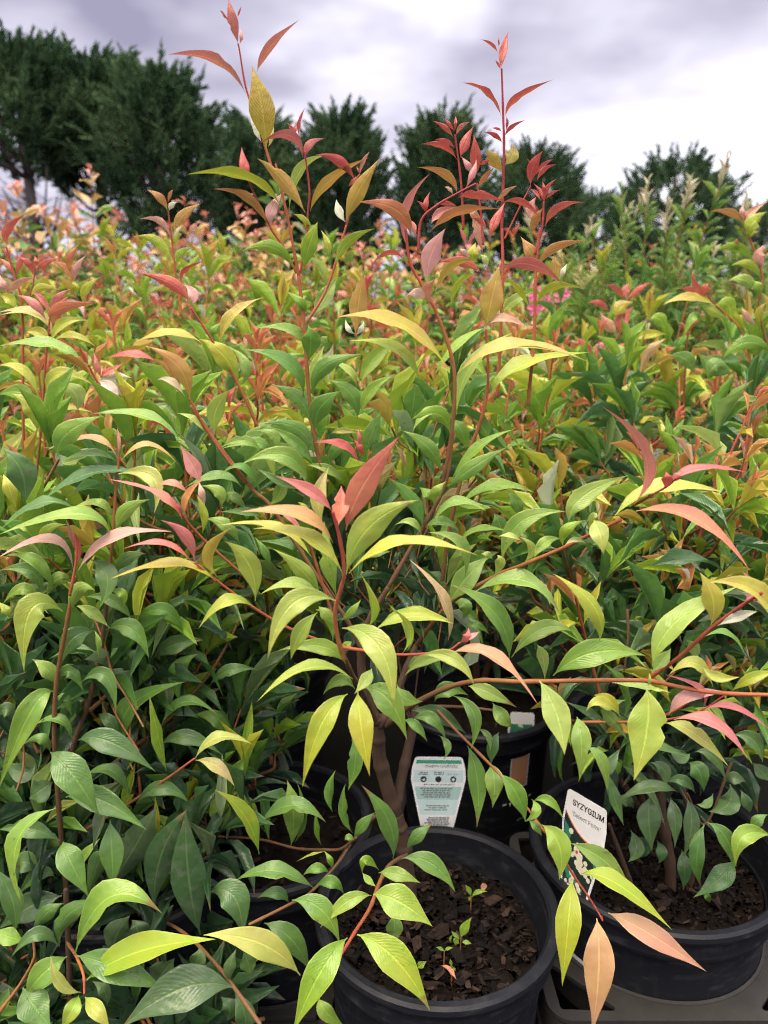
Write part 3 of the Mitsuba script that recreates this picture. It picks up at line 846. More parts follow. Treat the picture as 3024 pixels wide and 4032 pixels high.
leaves_from(hero, 4, .80, '''
300 350 330 165 422 0 140 10 -1 6 -1
335 487 300 410 350 330 90 22 -2 2 -1
300 470 240 425 165 440 80 30 -2 7 -1
345 440 470 250 640 220 56 40 1 0 2
445 930 130 625 -282 578 88 42 -2 0 -1
500 945 880 780 1370 878 78 42 -2 1 -1
495 1220 590 900 862 680 92 60 2 1 2
720 1090 920 900 1360 810 92 54 2 0 5
335 980 500 760 675 650 54 62 1 0 2
685 650 725 450 775 235 166 36 0 0 6
690 640 810 585 985 670 56 27 0 4 6
790 265 980 235 1190 365 92 7 -1 1 -2
650 285 530 215 385 220 72 10 0 0 4
200 1225 215 1120 225 1012 158 74 -1 0 0
450 1335 370 1210 195 1250 120 64 -2 0 -1
420 1190 300 1200 205 1330 60 62 -2 2 -1
465 1240 530 1330 555 1445 100 66 1 0 2
390 1590 310 1430 140 1320 112 70 -1 1 -1
460 1640 640 1430 875 1310 66 66 -1 0 0
440 1690 600 1560 820 1430 112 70 -1 1 -1
860 1280 800 1250 910 1430 90 66 1 1 6
160 215 60 160 -60 230 34 10 0 0 1
975 520 890 395 800 310 42 48 0 0 6
1010 520 1120 390 1328 395 58 50 0 0 6
455 520 510 370 630 290 46 50 0 0 5
1012 222 975 150 912 52 92 32 0 0 7
1035 235 1140 130 1350 80 66 28 0 0 7
1150 335 1140 250 1125 175 74 36 0 0 8
1165 330 1190 280 1215 230 40 50 0 9 8
610 220 600 160 620 90 90 48 0 0 8
1000 410 870 470 780 560 80 60 0 3 8
700 250 680 200 650 170 50 60 0 6 8
590 190 540 150 520 130 40 20 0 7 3
''')
leaves_from(hero, 2, .80, '''
515 1650 505 1370 652 1135 58 9 -1 3
840 1290 960 1275 1150 1320 64 8
1130 1320 1260 1330 1375 1440 46 9 0 0 2
660 1510 840 1390 1112 1366 66 24
530 1550 430 1370 178 1322 112 22 -2 0 -1
885 1230 935 1130 955 1040 48 6 1 4
1040 1560 1080 1440 1145 1318 66 9 1 0 3
800 1270 780 1235 745 1222 28 30 0 5
830 1350 760 1330 680 1335 30 6 0 0 5
660 1460 720 1390 830 1350 70 10 1 3 5
560 1560 545 1480 525 1440 30 12 1 2 5
630 1400 610 1350 565 1310 30 4 0 0 6
630 1400 625 1330 655 1250 44 7 0 0 6
890 1610 870 1540 840 1485 32 8 0 1 2
900 1590 935 1540 980 1490 30 8 0 4 2
''')
leaves_from(hero, 2, .90, '''
1115 450 1130 330 1165 203 56 9
1095 345 1050 290 978 256 22 9
1112 450 1090 420 1078 388 15 10
1100 305 1098 270 1099 240 11 6
1118 760 1020 605 858 540 38 10
1145 760 1235 640 1458 520 46 9
1210 665 1225 630 1240 598 15 8
1140 890 1190 828 1278 784 28 5
1125 935 1075 885 1003 862 32 5
1120 860 1090 842 1058 835 18 6
1150 860 1158 800 1150 760 20 6
1130 1130 1070 1045 1028 972 92 39
1140 1080 1190 1010 1185 940 100 43 0 2
805 895 745 835 673 790 36 5
812 855 775 810 750 780 26 5
815 850 815 800 820 755 24 5
825 885 855 830 917 795 32 6 0 2
815 965 755 925 685 910 34 4
830 1045 730 960 596 942 44 5
848 1030 885 930 938 822 78 7
945 1170 950 1020 938 878 82 9
935 1140 900 1080 855 1020 50 8 0 5
960 1230 1010 1160 1075 1090 42 24
830 1260 750 1140 565 1092 62 28 0 0 -3
1080 1340 1140 1265 1222 1213 32 28 0 2
970 1080 1010 1060 1040 1045 30 8
990 1420 940 1400 905 1350 60 26 0 2
1020 1500 980 1440 915 1420 40 10
1310 1215 1325 1090 1393 983 82 5
1350 1180 1400 1110 1483 1073 36 5
1340 1145 1395 1080 1457 1040 30 6
1330 1105 1310 1070 1285 1033 18 6
1400 1330 1415 1240 1480 1168 36 4
1395 1320 1380 1260 1328 1198 34 4
1402 1300 1395 1240 1388 1185 32 3
1410 1300 1450 1265 1505 1240 24 5
1375 1310 1345 1260 1310 1235 26 5
1375 1460 1310 1350 1145 1315 50 9
1405 1480 1490 1365 1662 1320 60 11
1320 1440 1310 1360 1348 1285 76 13 0 5
1310 1540 1340 1440 1390 1358 66 27
1000 1659 960 1500 930 1400 70 24 0 3
''')
leaves_from(hero, 5, .65, '''
1430 810 1540 520 1780 195 192 15 -2 1
1382 775 1395 650 1400 515 122 14 2 0 -1
1342 690 1200 555 972 458 86 6 -1 2
1345 893 1130 715 738 690 96 29 -2 1 -1
1280 765 1250 580 1325 388 116 46 1 5 2
1205 985 960 800 588 780 62 46 0 1 2
1405 1085 1180 855 818 800 98 50 -1 2 -1
1432 1100 1580 790 1905 612 222 57 -1 2 1
1450 1092 1800 905 2300 978 84 46 -3 1 -2
1370 1240 1310 1000 1290 750 128 62 1 1 2
1262 1235 1150 1080 958 933 122 59 0 1 5
1190 722 1160 660 1115 626 42 54 0 0 4
1150 832 1060 725 955 663 42 8 0 3 4
1365 1270 1080 1290 918 1660 172 56 -3 3 -4
1245 1345 1130 1480 1070 1655 122 59 0 2 -2
1255 1235 1090 1155 873 1226 76 60 -1 3 1
1345 1540 1320 1380 1230 1330 80 60 0 1 3
1575 1442 1605 1300 1528 1098 62 57 0 0 3
1395 1405 1470 1335 1528 1262 52 62 0 0 3
''')
leaves_from(hero, 5, .69, '''
440 1015 385 850 218 743 90 5 -1 2 -3
430 1022 230 905 -25 932 46 9 -1 1 -3
580 1142 300 1040 -119 1132 66 43 -1 0 -2
590 1112 540 950 692 788 88 41 -1 0 -2
838 1272 800 1040 638 880 166 56 -1 2 -1
825 1310 650 1275 468 1452 82 53 -2 1 -1
360 739 190 574 -195 464 56 15 -1 2 4
405 579 300 500 180 524 46 17 0 2 5
382 722 395 590 507 468 52 28 0 0 4
365 722 330 660 294 588 26 4 0 0 4
490 832 500 700 453 573 60 55 0 0 5
478 492 430 390 345 248 112 12 0 4 7
510 660 490 570 470 490 50 30 0 6 7
615 662 600 560 480 520 92 63 0 2 7
735 900 640 770 503 738 94 68 0 2 6
940 1050 900 950 832 852 60 72 0 0 8
''')
leaves_from(hero, 5, .80, '''
885 600 760 400 600 460 52 76
880 305 760 220 605 278 64 68 0 2
1180 520 1010 320 755 378 112 66 0 2
790 690 700 590 640 570 70 74 0 3
960 300 960 190 830 160 80 66 0 2
880 720 780 690 600 690 60 78 0 1
750 530 600 450 380 530 60 72 0 2
1010 420 1000 560 930 640 100 64 1 2 3
1120 540 1000 490 840 400 66 76 0 3 2
1090 960 1060 900 840 880 60 80 0 0 3
''')
leaves_from(hero, 6, .79, '''
605 785 540 620 375 463 106 75
680 645 690 560 760 490 80 62 -1 1
670 620 630 570 585 530 90 64 1 0
665 770 820 625 1018 685 62 66 -1 2
610 795 740 750 850 830 62 70 0 1 1
845 640 1080 520 1335 565 78 63 1 0 4
840 885 980 805 1168 818 46 63 0 0 5
880 1115 850 900 640 825 82 68 -1 2
600 845 530 755 425 775 52 66 0 3
1120 1022 1240 760 1540 688 132 67 -1 2
1258 1028 1320 930 1230 850 60 57 -1 3 -1
1250 880 1180 845 1098 850 36 55 -1 6 -1
1070 1112 1110 1020 1090 970 80 60 -1 3 -1
1060 1000 1030 970 985 965 50 60 -1 4 -1
770 1292 890 1120 1030 985 162 66 1 2 2
945 1212 1270 1140 1515 1388 112 67 -2 2 -1
1168 1662 1090 1370 790 1165 134 73 -3 2 -2
1185 1640 1390 1450 1598 1480 120 66 0 3 0
770 1530 745 1270 510 995 68 37 -1 4 -4
880 1440 960 1430 1040 1490 60 72 0 1 4
290 1470 520 1350 808 1415 72 55 0 1 2
500 1600 520 1470 378 1290 58 58 -1 1 -3
400 950 300 960 240 1000 60 70 0 3 6
860 1400 880 1300 770 1260 100 70 1 1 6
1070 700 1110 780 1130 900 110 72 0 2 8
1160 560 1220 640 1230 740 90 72 0 2 9
''')
leaves_from(hero, 7, .69, '''
358 758 450 590 748 450 142 62 1 3 1
322 918 340 810 480 743 84 60 -1 0 -1
520 742 560 830 585 972 140 57 -2 4 -2
470 760 520 720 545 745 60 58 -2 4 -2
128 998 200 890 305 865 82 63 1 1 1
335 905 400 870 475 900 40 60 1 7 2
785 640 855 320 578 3 82 13 -1 2
640 742 940 540 1362 560 96 52 1 2 1
970 555 1180 420 1515 430 52 4 -1 1 -1
985 540 1000 480 990 425 80 6 -1 0 -1
1020 500 1060 460 1100 432 60 8 -1 5 -1
1045 460 1050 410 1048 375 14 5
795 685 1190 740 1543 1078 96 20 -2 1 -1
''')
leaves_from(hero, 7, .64, '''
1285 1432 1300 1260 1212 1083 156 46 0 1 2
1750 1500 1580 1215 1278 1150 112 46 -2 1 -1
1500 1290 1560 1190 1490 1078 92 8 0 6
1560 1290 1640 1210 1760 1130 60 9
1330 1432 1470 1370 1592 1340 74 50 0 9 1
555 1545 525 1310 252 1092 114 53 -1 1 4
''')
leaves_from(hero, 14, .67, '''
905 372 1060 80 1480 -157 160 62 1 2 -1
900 410 970 330 1025 255 90 64 1 2 1
255 432 520 280 862 302 196 67 0 1 2
165 462 280 690 330 952 196 59 -3 4 -2
865 512 870 770 782 1117 272 57 -2 2 -3
410 702 440 860 426 1107 146 64 -2 2 -1
470 900 570 990 610 1212 78 70 -1 2 1
690 700 620 590 520 560 80 47 1 0 1
690 690 560 600 470 668 70 50 -1 2 1
1010 692 1150 570 1425 545 92 9 0 6 1
1045 720 1310 740 1532 987 88 5 -2 3 -1
1220 672 1420 640 1662 778 46 4 -1 2
1215 662 1215 530 985 425 36 5 0 2
985 742 1180 810 1402 1028 98 50 -1 4 1
1300 505 1180 350 1010 430 90 50 -1 3
1230 370 1330 440 1475 440 80 52 -1 2 -1
1420 535 1560 445 1720 410 82 52
870 500 885 460 880 410 24 56 0 2
870 505 950 530 1010 522 26 56 0 3
160 470 240 540 260 560 60 64 2 2 4
560 650 640 720 740 850 90 68 2 3 5
640 480 800 490 1030 545 60 62 2 5 5
560 640 620 620 730 590 80 62 2 2 5
1270 630 1330 680 1388 745 50 62 2 3 4
1240 180 1400 170 1520 320 40 72 1 1 5
1130 200 1180 260 1190 340 90 70 1 5 5
150 230 190 320 200 460 84 66 2 5 5
''')
leaves_from(hero, 8, .66, '''
1290 285 1560 310 1855 622 88 27 -3 2 -1
1345 215 1390 180 1400 115 70 8 0 1
1380 200 1420 175 1475 145 40 11 0 5
575 122 820 250 912 662 196 55 -4 3 -2
970 285 1020 130 902 -5 54 57 0 1 -1
1080 302 1300 320 1442 502 102 55 -2 3
1250 335 1110 330 988 430 84 60 0 3 1
780 140 1010 50 1302 92 68 55 0 1 1
600 355 440 240 158 268 116 60 0 1 2
645 455 350 385 18 606 74 56 -2 2
770 385 730 460 655 552 92 59 -2 3 -1
660 520 560 460 450 558 92 66 0 1 1
612 552 440 750 316 1162 172 53 -3 0 -2
678 540 700 760 757 1090 178 49 -3 0 -2
720 512 880 590 1000 852 192 66 -2 1
935 490 990 580 1106 598 104 68 0 1 1
640 850 660 1000 614 1182 112 70 -1 1 2
540 120 470 30 420 -20 90 62 0 2 1
640 210 600 240 560 300 60 58 0 0 2
''')
leaves_from(hero, 8, .78, '''
975 720 1060 760 1132 866 72 72
1030 722 1160 710 1258 862 92 75 -1 3
1205 820 1265 890 1238 982 56 78 -1 4
1030 660 1210 690 1385 812 132 88 0 1 2
1300 562 1440 690 1414 917 102 74 -2 2
1395 890 1460 1120 1455 1427 132 74 -2 2
1540 1010 1570 1120 1558 1297 136 67 -2 2
1460 780 1530 830 1540 940 50 78 -1 4
1600 800 1560 900 1550 1010 90 84 0 1
1560 610 1620 700 1690 770 110 68 -1 2
1400 500 1530 540 1720 640 110 62 -1 3
1180 600 1260 520 1400 560 120 74 1 2 2
1000 380 1080 330 1180 320 80 68 1 2 3
''')
leaves_from(hero, 13, .71, '''
112 22 225 160 280 338 136 70
320 190 350 270 272 338 70 66 -1 1 -1
330 205 435 200 532 327 70 66
300 330 350 370 386 432 60 70 0 2
385 358 500 490 500 718 174 60 -2 1 -1
575 478 780 580 966 768 144 66 0 3 1
640 680 880 745 1238 1045 120 55 -2 0 -1
585 712 560 1000 520 1412 188 53 -4 0 -1
745 967 760 1280 715 1720 216 31 -4 2 -2
818 932 1090 1070 1462 1316 156 27 -2 3 -1
760 940 780 965 788 990 16 6
''')
leaves_from(hero, 12, .72, '''
1240 582 1215 340 1033 98 132 74 -1 2 4
1325 522 1400 430 1502 345 94 76 0 1 6
985 442 1040 360 1127 273 82 74 0 1 8
1300 577 1490 610 1648 797 134 73 -1 2 4
1145 672 1270 680 1422 740 100 65 -1 2 2
1150 655 1060 590 1040 680 70 62 -1 0 2
1040 670 1080 720 1130 762 50 62 -1 0 2
1110 812 1280 860 1498 1022 232 59 -2 1
1100 820 940 860 763 1032 108 60 -1 2
1005 1075 1250 1230 1482 1572 232 56 -3 0 -3
942 1095 760 1330 585 1720 214 62 -4 0 -4
580 850 770 910 892 1132 164 69 -1 1
398 1000 570 1100 700 1320 166 78 0 2 3
635 1342 370 1130 0 1078 192 50 -2 4 -2
725 772 470 660 218 717 112 76 0 3 4
822 672 740 640 650 690 72 72 0 1 4
735 760 840 730 920 810 90 72 0 1 4
1240 940 1250 1030 1228 1142 122 72 0 4 4
572 500 590 280 548 63 152 66 0 2 12
602 470 660 280 612 80 72 76 0 2 13
358 362 580 230 802 342 112 75 -2 2 10
365 550 270 300 75 130 112 57 -2 0 8
120 390 110 270 30 140 150 64 0 1 12
975 412 910 260 930 88 64 70 0 1 8
845 275 820 140 865 0 70 72 0 1 8
772 492 735 380 742 268 40 66 0 0 10
842 652 830 590 788 528 48 64 0 0 6
800 530 700 560 605 600 14 58 0 3 8
990 460 950 440 925 460 50 68 0 1 7
560 870 480 800 350 838 90 82 0 1 4
760 1490 800 1580 930 1680 110 62 0 1 0
''')
stems_from(hero, 12, '''
.92 .82 2.2 3 55 75 -20 428 350 450 600 510 760 520 900 515 1000 440
.70 .84 2.4 3 60 80 300 1010 560 880 700 800 870 620 960 490
.86 .84 3 4.5 85 90 870 620 960 480 1010 430 1120 300
''')

# ------------------------------------------------------------------ the plant at the corner
corner = thing('lilly_pilly', 'lilly pilly with big dark green lower leaves, filling the bottom corner beside the middle pot', 'shrub')
stems_from(corner, 10, '''
.80 .76 5.5 3 92 50 410 2900 440 2200 400 1659 380 1400 355 1000 370 640 440 240 490 -50
.84 .80 5 3.4 85 70 380 1659 470 1100 570 800 650 480 700 100 715 -100
.86 .92 4 2.5 70 62 700 1210 860 1070 1060 920 1340 620 1480 400 1555 250
.82 .78 3.4 1.8 70 20 480 1650 830 1440 1090 1270 1270 1140
''')
stems_from(corner, 9, '''
.75 .75 2.6 1.4 50 5 455 1400 485 1250 500 1130 490 1000
.80 .80 3 1.4 65 10 705 1330 740 1000 755 720 775 520 768 320
.86 .84 3.4 2.4 72 60 -80 1250 40 1060 200 830 320 630 385 510
''')
stems_from(corner, 11, '''
.76 .76 5.5 5 95 92 470 2400 455 1400 430 780
.84 .64 3 3.4 62 70 820 900 1150 1030 1420 1280 1700 1660
  .75 .62 3 1.6 70 6 440 1130 500 1220 545 1340 550 1460
.64 .82 2.6 2.6 45 60 -20 1600 130 1400 210 1260 225 1180 200 1000
''')
leaves_from(corner, 9, .77, '''
480 1245 330 1045 -20 1160 62 21 -2 6
510 1242 740 1030 1122 985 78 20 -1 6
496 1230 506 1080 480 990 30 10
486 1105 470 1000 430 905 30 13 0 4
770 512 600 370 310 450 46 33 0 2 3
790 522 970 425 1173 556 42 34 0 1 3
775 470 775 390 765 300 24 10 0 4 3
770 608 1000 630 1006 867 124 50 -2 5
925 602 570 610 262 802 72 84 -1 1 3
760 522 600 475 398 522 54 74 0 2 4
765 990 820 850 978 775 104 67 0 1
722 1022 510 870 -10 1005 84 66 -2 2
500 842 260 800 -10 985 62 80 0 2 2
165 802 140 590 15 440 206 84 -1 2
378 492 440 340 665 228 164 68 0 1 2
1185 410 960 235 600 215 58 68 0 2 8
590 1165 700 1280 648 1487 154 80 -2 3
745 1262 830 1160 952 1128 94 76 0 3 2
452 1545 510 1370 622 1370 114 61 -1 2
700 1372 800 1390 802 1482 66 62 0 1
715 1612 600 1510 497 1470 82 60 0 3 2
865 1565 730 1430 555 1412 94 74 0 4 3
105 830 60 700 20 610 90 50 0 1 4
390 540 480 520 600 470 60 66 0 4 6
740 900 640 800 450 840 60 60 0 2 7
270 1400 200 1240 -10 1240 110 74 0 1 5
350 1370 230 1180 40 1140 90 68 0 1 4
300 1420 380 1290 470 1310 100 66 0 1 5
230 1040 170 960 80 960 60 60 0 1 6
270 1120 300 980 440 940 70 58 0 1 6
''')
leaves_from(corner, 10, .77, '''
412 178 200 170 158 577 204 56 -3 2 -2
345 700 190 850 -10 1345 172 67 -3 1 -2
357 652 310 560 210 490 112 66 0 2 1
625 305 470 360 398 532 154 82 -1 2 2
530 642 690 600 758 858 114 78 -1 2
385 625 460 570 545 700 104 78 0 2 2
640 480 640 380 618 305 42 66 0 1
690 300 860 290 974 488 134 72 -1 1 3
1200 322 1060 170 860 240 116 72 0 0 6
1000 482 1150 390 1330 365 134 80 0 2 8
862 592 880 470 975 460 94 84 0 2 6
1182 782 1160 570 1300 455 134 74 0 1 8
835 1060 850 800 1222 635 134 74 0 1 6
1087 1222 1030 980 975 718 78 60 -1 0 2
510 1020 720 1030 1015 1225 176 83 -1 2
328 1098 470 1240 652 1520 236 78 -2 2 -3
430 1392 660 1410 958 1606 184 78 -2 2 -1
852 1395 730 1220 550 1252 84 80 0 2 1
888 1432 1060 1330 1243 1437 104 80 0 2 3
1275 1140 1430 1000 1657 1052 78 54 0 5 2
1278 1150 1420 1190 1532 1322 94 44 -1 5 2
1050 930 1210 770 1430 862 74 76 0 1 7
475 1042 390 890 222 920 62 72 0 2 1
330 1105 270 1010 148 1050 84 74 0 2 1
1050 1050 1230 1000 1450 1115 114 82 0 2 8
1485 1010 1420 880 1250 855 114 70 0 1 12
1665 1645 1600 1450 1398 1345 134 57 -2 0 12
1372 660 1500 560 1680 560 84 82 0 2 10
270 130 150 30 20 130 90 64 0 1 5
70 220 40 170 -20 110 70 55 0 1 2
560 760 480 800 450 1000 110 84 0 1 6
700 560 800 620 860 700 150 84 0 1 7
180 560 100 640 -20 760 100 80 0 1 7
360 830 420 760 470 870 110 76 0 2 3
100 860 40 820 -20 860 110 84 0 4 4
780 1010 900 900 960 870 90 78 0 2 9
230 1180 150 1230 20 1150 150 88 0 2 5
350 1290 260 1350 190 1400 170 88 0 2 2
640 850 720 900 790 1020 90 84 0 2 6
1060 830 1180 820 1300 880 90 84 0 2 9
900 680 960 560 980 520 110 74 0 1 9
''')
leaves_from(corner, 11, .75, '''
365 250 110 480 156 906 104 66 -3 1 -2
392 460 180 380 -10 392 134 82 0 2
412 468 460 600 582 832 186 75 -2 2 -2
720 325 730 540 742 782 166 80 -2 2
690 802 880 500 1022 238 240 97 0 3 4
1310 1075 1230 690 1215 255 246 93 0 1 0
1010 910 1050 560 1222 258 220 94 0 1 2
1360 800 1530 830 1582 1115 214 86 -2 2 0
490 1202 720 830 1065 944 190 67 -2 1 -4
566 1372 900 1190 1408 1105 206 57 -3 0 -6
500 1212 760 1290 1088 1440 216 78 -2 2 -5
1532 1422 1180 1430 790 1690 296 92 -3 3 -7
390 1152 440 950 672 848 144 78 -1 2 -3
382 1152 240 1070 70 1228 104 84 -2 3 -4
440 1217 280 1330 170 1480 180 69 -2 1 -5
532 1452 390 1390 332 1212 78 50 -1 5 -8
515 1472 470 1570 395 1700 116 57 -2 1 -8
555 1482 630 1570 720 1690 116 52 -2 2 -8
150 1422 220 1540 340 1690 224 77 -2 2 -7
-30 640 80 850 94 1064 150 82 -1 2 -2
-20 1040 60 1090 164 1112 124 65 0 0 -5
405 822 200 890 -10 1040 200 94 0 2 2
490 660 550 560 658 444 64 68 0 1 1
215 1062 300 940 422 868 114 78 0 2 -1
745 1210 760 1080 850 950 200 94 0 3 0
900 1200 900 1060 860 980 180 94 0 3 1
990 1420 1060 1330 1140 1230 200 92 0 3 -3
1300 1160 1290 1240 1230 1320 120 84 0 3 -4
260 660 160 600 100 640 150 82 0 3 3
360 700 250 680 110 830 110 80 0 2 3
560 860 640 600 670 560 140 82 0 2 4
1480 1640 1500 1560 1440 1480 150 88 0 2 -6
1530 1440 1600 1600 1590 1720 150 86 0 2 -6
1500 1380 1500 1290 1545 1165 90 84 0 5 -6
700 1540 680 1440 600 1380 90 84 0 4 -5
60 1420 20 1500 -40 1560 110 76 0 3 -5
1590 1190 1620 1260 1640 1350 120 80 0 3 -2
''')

# ------------------------------------------------------------------ the plant in the labelled pot
shade = thing('lilly_pilly', 'shaded dark green lilly pilly in the pot with the picture label', 'shrub')
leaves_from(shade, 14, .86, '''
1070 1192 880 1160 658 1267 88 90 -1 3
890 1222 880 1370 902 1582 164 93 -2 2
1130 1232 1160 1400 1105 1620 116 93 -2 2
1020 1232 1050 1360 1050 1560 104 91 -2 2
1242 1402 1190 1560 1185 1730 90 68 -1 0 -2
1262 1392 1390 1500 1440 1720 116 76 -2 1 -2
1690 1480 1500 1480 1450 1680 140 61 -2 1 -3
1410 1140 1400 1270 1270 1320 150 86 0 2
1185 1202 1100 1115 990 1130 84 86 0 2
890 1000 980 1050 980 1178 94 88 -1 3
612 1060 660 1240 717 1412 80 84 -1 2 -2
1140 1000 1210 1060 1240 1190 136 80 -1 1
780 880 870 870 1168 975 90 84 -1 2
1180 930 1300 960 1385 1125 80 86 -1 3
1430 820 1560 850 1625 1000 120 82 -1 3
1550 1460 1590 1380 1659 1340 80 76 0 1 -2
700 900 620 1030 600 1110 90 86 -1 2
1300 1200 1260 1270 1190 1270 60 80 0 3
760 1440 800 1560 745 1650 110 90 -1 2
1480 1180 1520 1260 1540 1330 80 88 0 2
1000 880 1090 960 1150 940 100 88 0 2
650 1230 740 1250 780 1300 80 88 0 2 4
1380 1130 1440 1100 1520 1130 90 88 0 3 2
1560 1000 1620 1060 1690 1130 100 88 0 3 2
''')
leaves_from(shade, 13, .88, '''
1640 590 1560 700 1378 832 150 86 -1 0 -3
1450 360 1400 560 1425 760 110 80 -1 0 -4
960 440 1050 500 950 600 110 91
1300 520 1320 640 1310 790 100 91
1440 800 1470 830 1485 870 46 70
1140 460 1170 540 1150 610 80 88
''')
stems_from(shade, 14, '''
.92 .90 6 4 95 92 820 2100 760 1800 620 1400
.93 .93 9 6 97 95 1000 2050 1020 1700 960 1300 940 950
.93 .92 7 5 97 95 1130 2080 1150 1800 1170 1500 1100 1150
.91 .89 3 2 80 70 1420 1000 1250 1400 1130 1200
.92 .90 3 2 80 78 740 0 745 180 720 400
''')
def bush(holder, seed, base, height, keep, most, thick=1.0, **kw):
    r = np.random.default_rng(seed)
    S, L = grow(r, np.array(base), height, **kw)
    L = [q for q in L if keep(q[0][:3, 3])]
    S = [q for q in S if keep(q[0][-1])]
    L.sort(key=lambda q: q[0][1, 3])
    add_stems(holder, [(p, a * thick, b, c, d) for p, a, b, c, d in S], 'branch')
    add_leaves(holder, L, most)


bush(hero, 83, [HX - .03, .95, .50], .48, lambda p: p[1] > .87 and p[2] > .60 and -.16 < p[0] < .27, 75, .25, stems=5, spread=.22, branches=2.0, lowest=.3, dark=.0, flush=.1, ripe=.14, size=.09)
bush(shade, 77, [RX + .03, RY + .10, .27], .66, lambda p: p[1] > .86 + .2 * max(0, p[2] - .6) and p[2] > .34, 260, stems=7, spread=.22, branches=2.4, lowest=.12, dark=.10, flush=.4, ripe=.06)
bush(corner, 78, [-.36, .93, .26], .66, lambda p: p[1] > .88 and p[0] < -.12, 140, stems=7, spread=.26, branches=2.6, lowest=.05, dark=.14, flush=.15, ripe=.06)
bush(corner, 84, [-.38, .90, .33], .60, lambda p: .81 < p[1] < 1.0 and p[0] < -.13 and p[2] > .42, 70, .5, stems=7, spread=.24, branches=2.4, lowest=.1, dark=.02, flush=.1, ripe=.12, size=.095)
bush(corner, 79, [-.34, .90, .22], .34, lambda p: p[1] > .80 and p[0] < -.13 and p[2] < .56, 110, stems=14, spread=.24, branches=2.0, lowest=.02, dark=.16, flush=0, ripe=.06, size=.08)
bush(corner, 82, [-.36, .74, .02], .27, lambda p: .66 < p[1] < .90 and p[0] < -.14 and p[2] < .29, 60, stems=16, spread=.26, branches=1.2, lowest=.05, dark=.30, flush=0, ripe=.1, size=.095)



# ------------------------------------------------------------------ two plants of the rows behind whose tops stand out
CROPS[16] = (2024, 600)
star = thing('lilly_pilly', 'lilly pilly with stars of orange red young leaves, beside the big leaved corner plant', 'shrub')
stems_from(star, 0, """
1.06 1.06 3.4 1.8 60 8 230 2000 265 1659 300 1170 325 920
1.10 1.10 3.2 1.8 40 0 160 1900 150 1500 145 860 100 660 40 450
1.20 1.20 2.6 1.6 30 5 1190 900 1155 680 1125 430 1100 220
1.15 1.15 2 1.2 10 0 160 900 215 700 230 560
""")
leaves_from(star, 0, 1.06, """
320 920 400 850 642 818 82 18 -1 0 -2
300 930 220 820 108 768 68 7 0 3
325 900 280 800 203 748 46 9 0 1
330 880 370 790 462 728 52 9 0 2
340 980 375 860 450 775 62 22 0 0 1
330 1092 410 955 572 932 62 50 -1 1
345 1040 240 890 -10 900 58 44 0 3
320 1092 260 1015 163 1010 92 48 0 1
350 1062 480 1030 622 1102 48 50 0 1
290 1432 390 1280 622 1362 78 51 -1 1
260 1452 150 1260 -10 1228 64 51 0 1
240 1662 210 1500 68 1410 134 54 -1 1
265 1662 370 1520 602 1532 54 51 -1 1
230 1480 130 1400 -20 1420 120 66 0 1
570 1252 330 1095 -10 1100 74 66 0 1 -4
505 1525 490 1410 383 1340 150 62 -1 5 -6
645 1320 740 1290 865 1310 60 40 -1 8 -6
640 1325 720 1400 708 1560 116 20 -2 8 -6
660 1310 640 1230 610 1130 40 9 0 2 -6
655 1300 720 1260 805 1212 40 12 0 1 -6
650 1310 680 1270 690 1220 26 6 0 0 -6
1020 1200 870 1150 690 1180 50 6 0 0 6
""")
leaves_from(star, 0, 1.12, """
55 440 50 340 182 223 58 8
95 650 50 570 -10 525 44 20
110 640 130 560 160 450 40 12
215 640 185 560 103 510 48 9
235 620 290 560 388 523 44 9
225 590 235 550 225 510 40 14
480 680 430 590 343 548 58 24
465 620 455 530 522 428 54 22
490 680 500 590 562 507 48 18 0 5
545 820 560 730 650 650 60 50
200 780 270 715 388 735 58 46
100 860 60 790 -10 770 80 50
45 760 20 700 -10 620 60 20 0 4 -4
45 770 120 690 235 650 50 24 0 3 -4
350 1030 220 880 -10 880 60 40 0 4 -2
""")
leaves_from(star, 0, 1.20, """
1095 217 1045 130 958 80 58 28
1098 160 1110 110 1130 78 26 20
1105 217 1120 180 1158 158 42 50 0 9
1110 382 1040 285 912 270 48 20 0 5
1135 362 1190 250 1312 168 72 34
1120 562 1030 420 868 385 78 54
1155 572 1180 490 1262 460 48 60
""")
bush(star, 80, [-.46, 1.10, .27], .62, lambda p: p[2] > .35, 120, stems=5, spread=.16, branches=1.6, lowest=.2, dark=.05, flush=.3)
edge = thing('lilly_pilly', 'lilly pilly with one long leafy stem rising in front of the narrow leaved shrubs', 'shrub')
stems_from(edge, 16, """
1.45 1.45 4 2 75 12 1780 1659 1640 1200 1600 1000 1620 800 1540 560 1505 410
1.45 1.45 2.6 1.5 55 8 1600 1659 1500 1200 1320 1000 1240 900
1.6 1.6 3 1.8 40 5 480 1659 560 1380 690 1180 740 960
""")
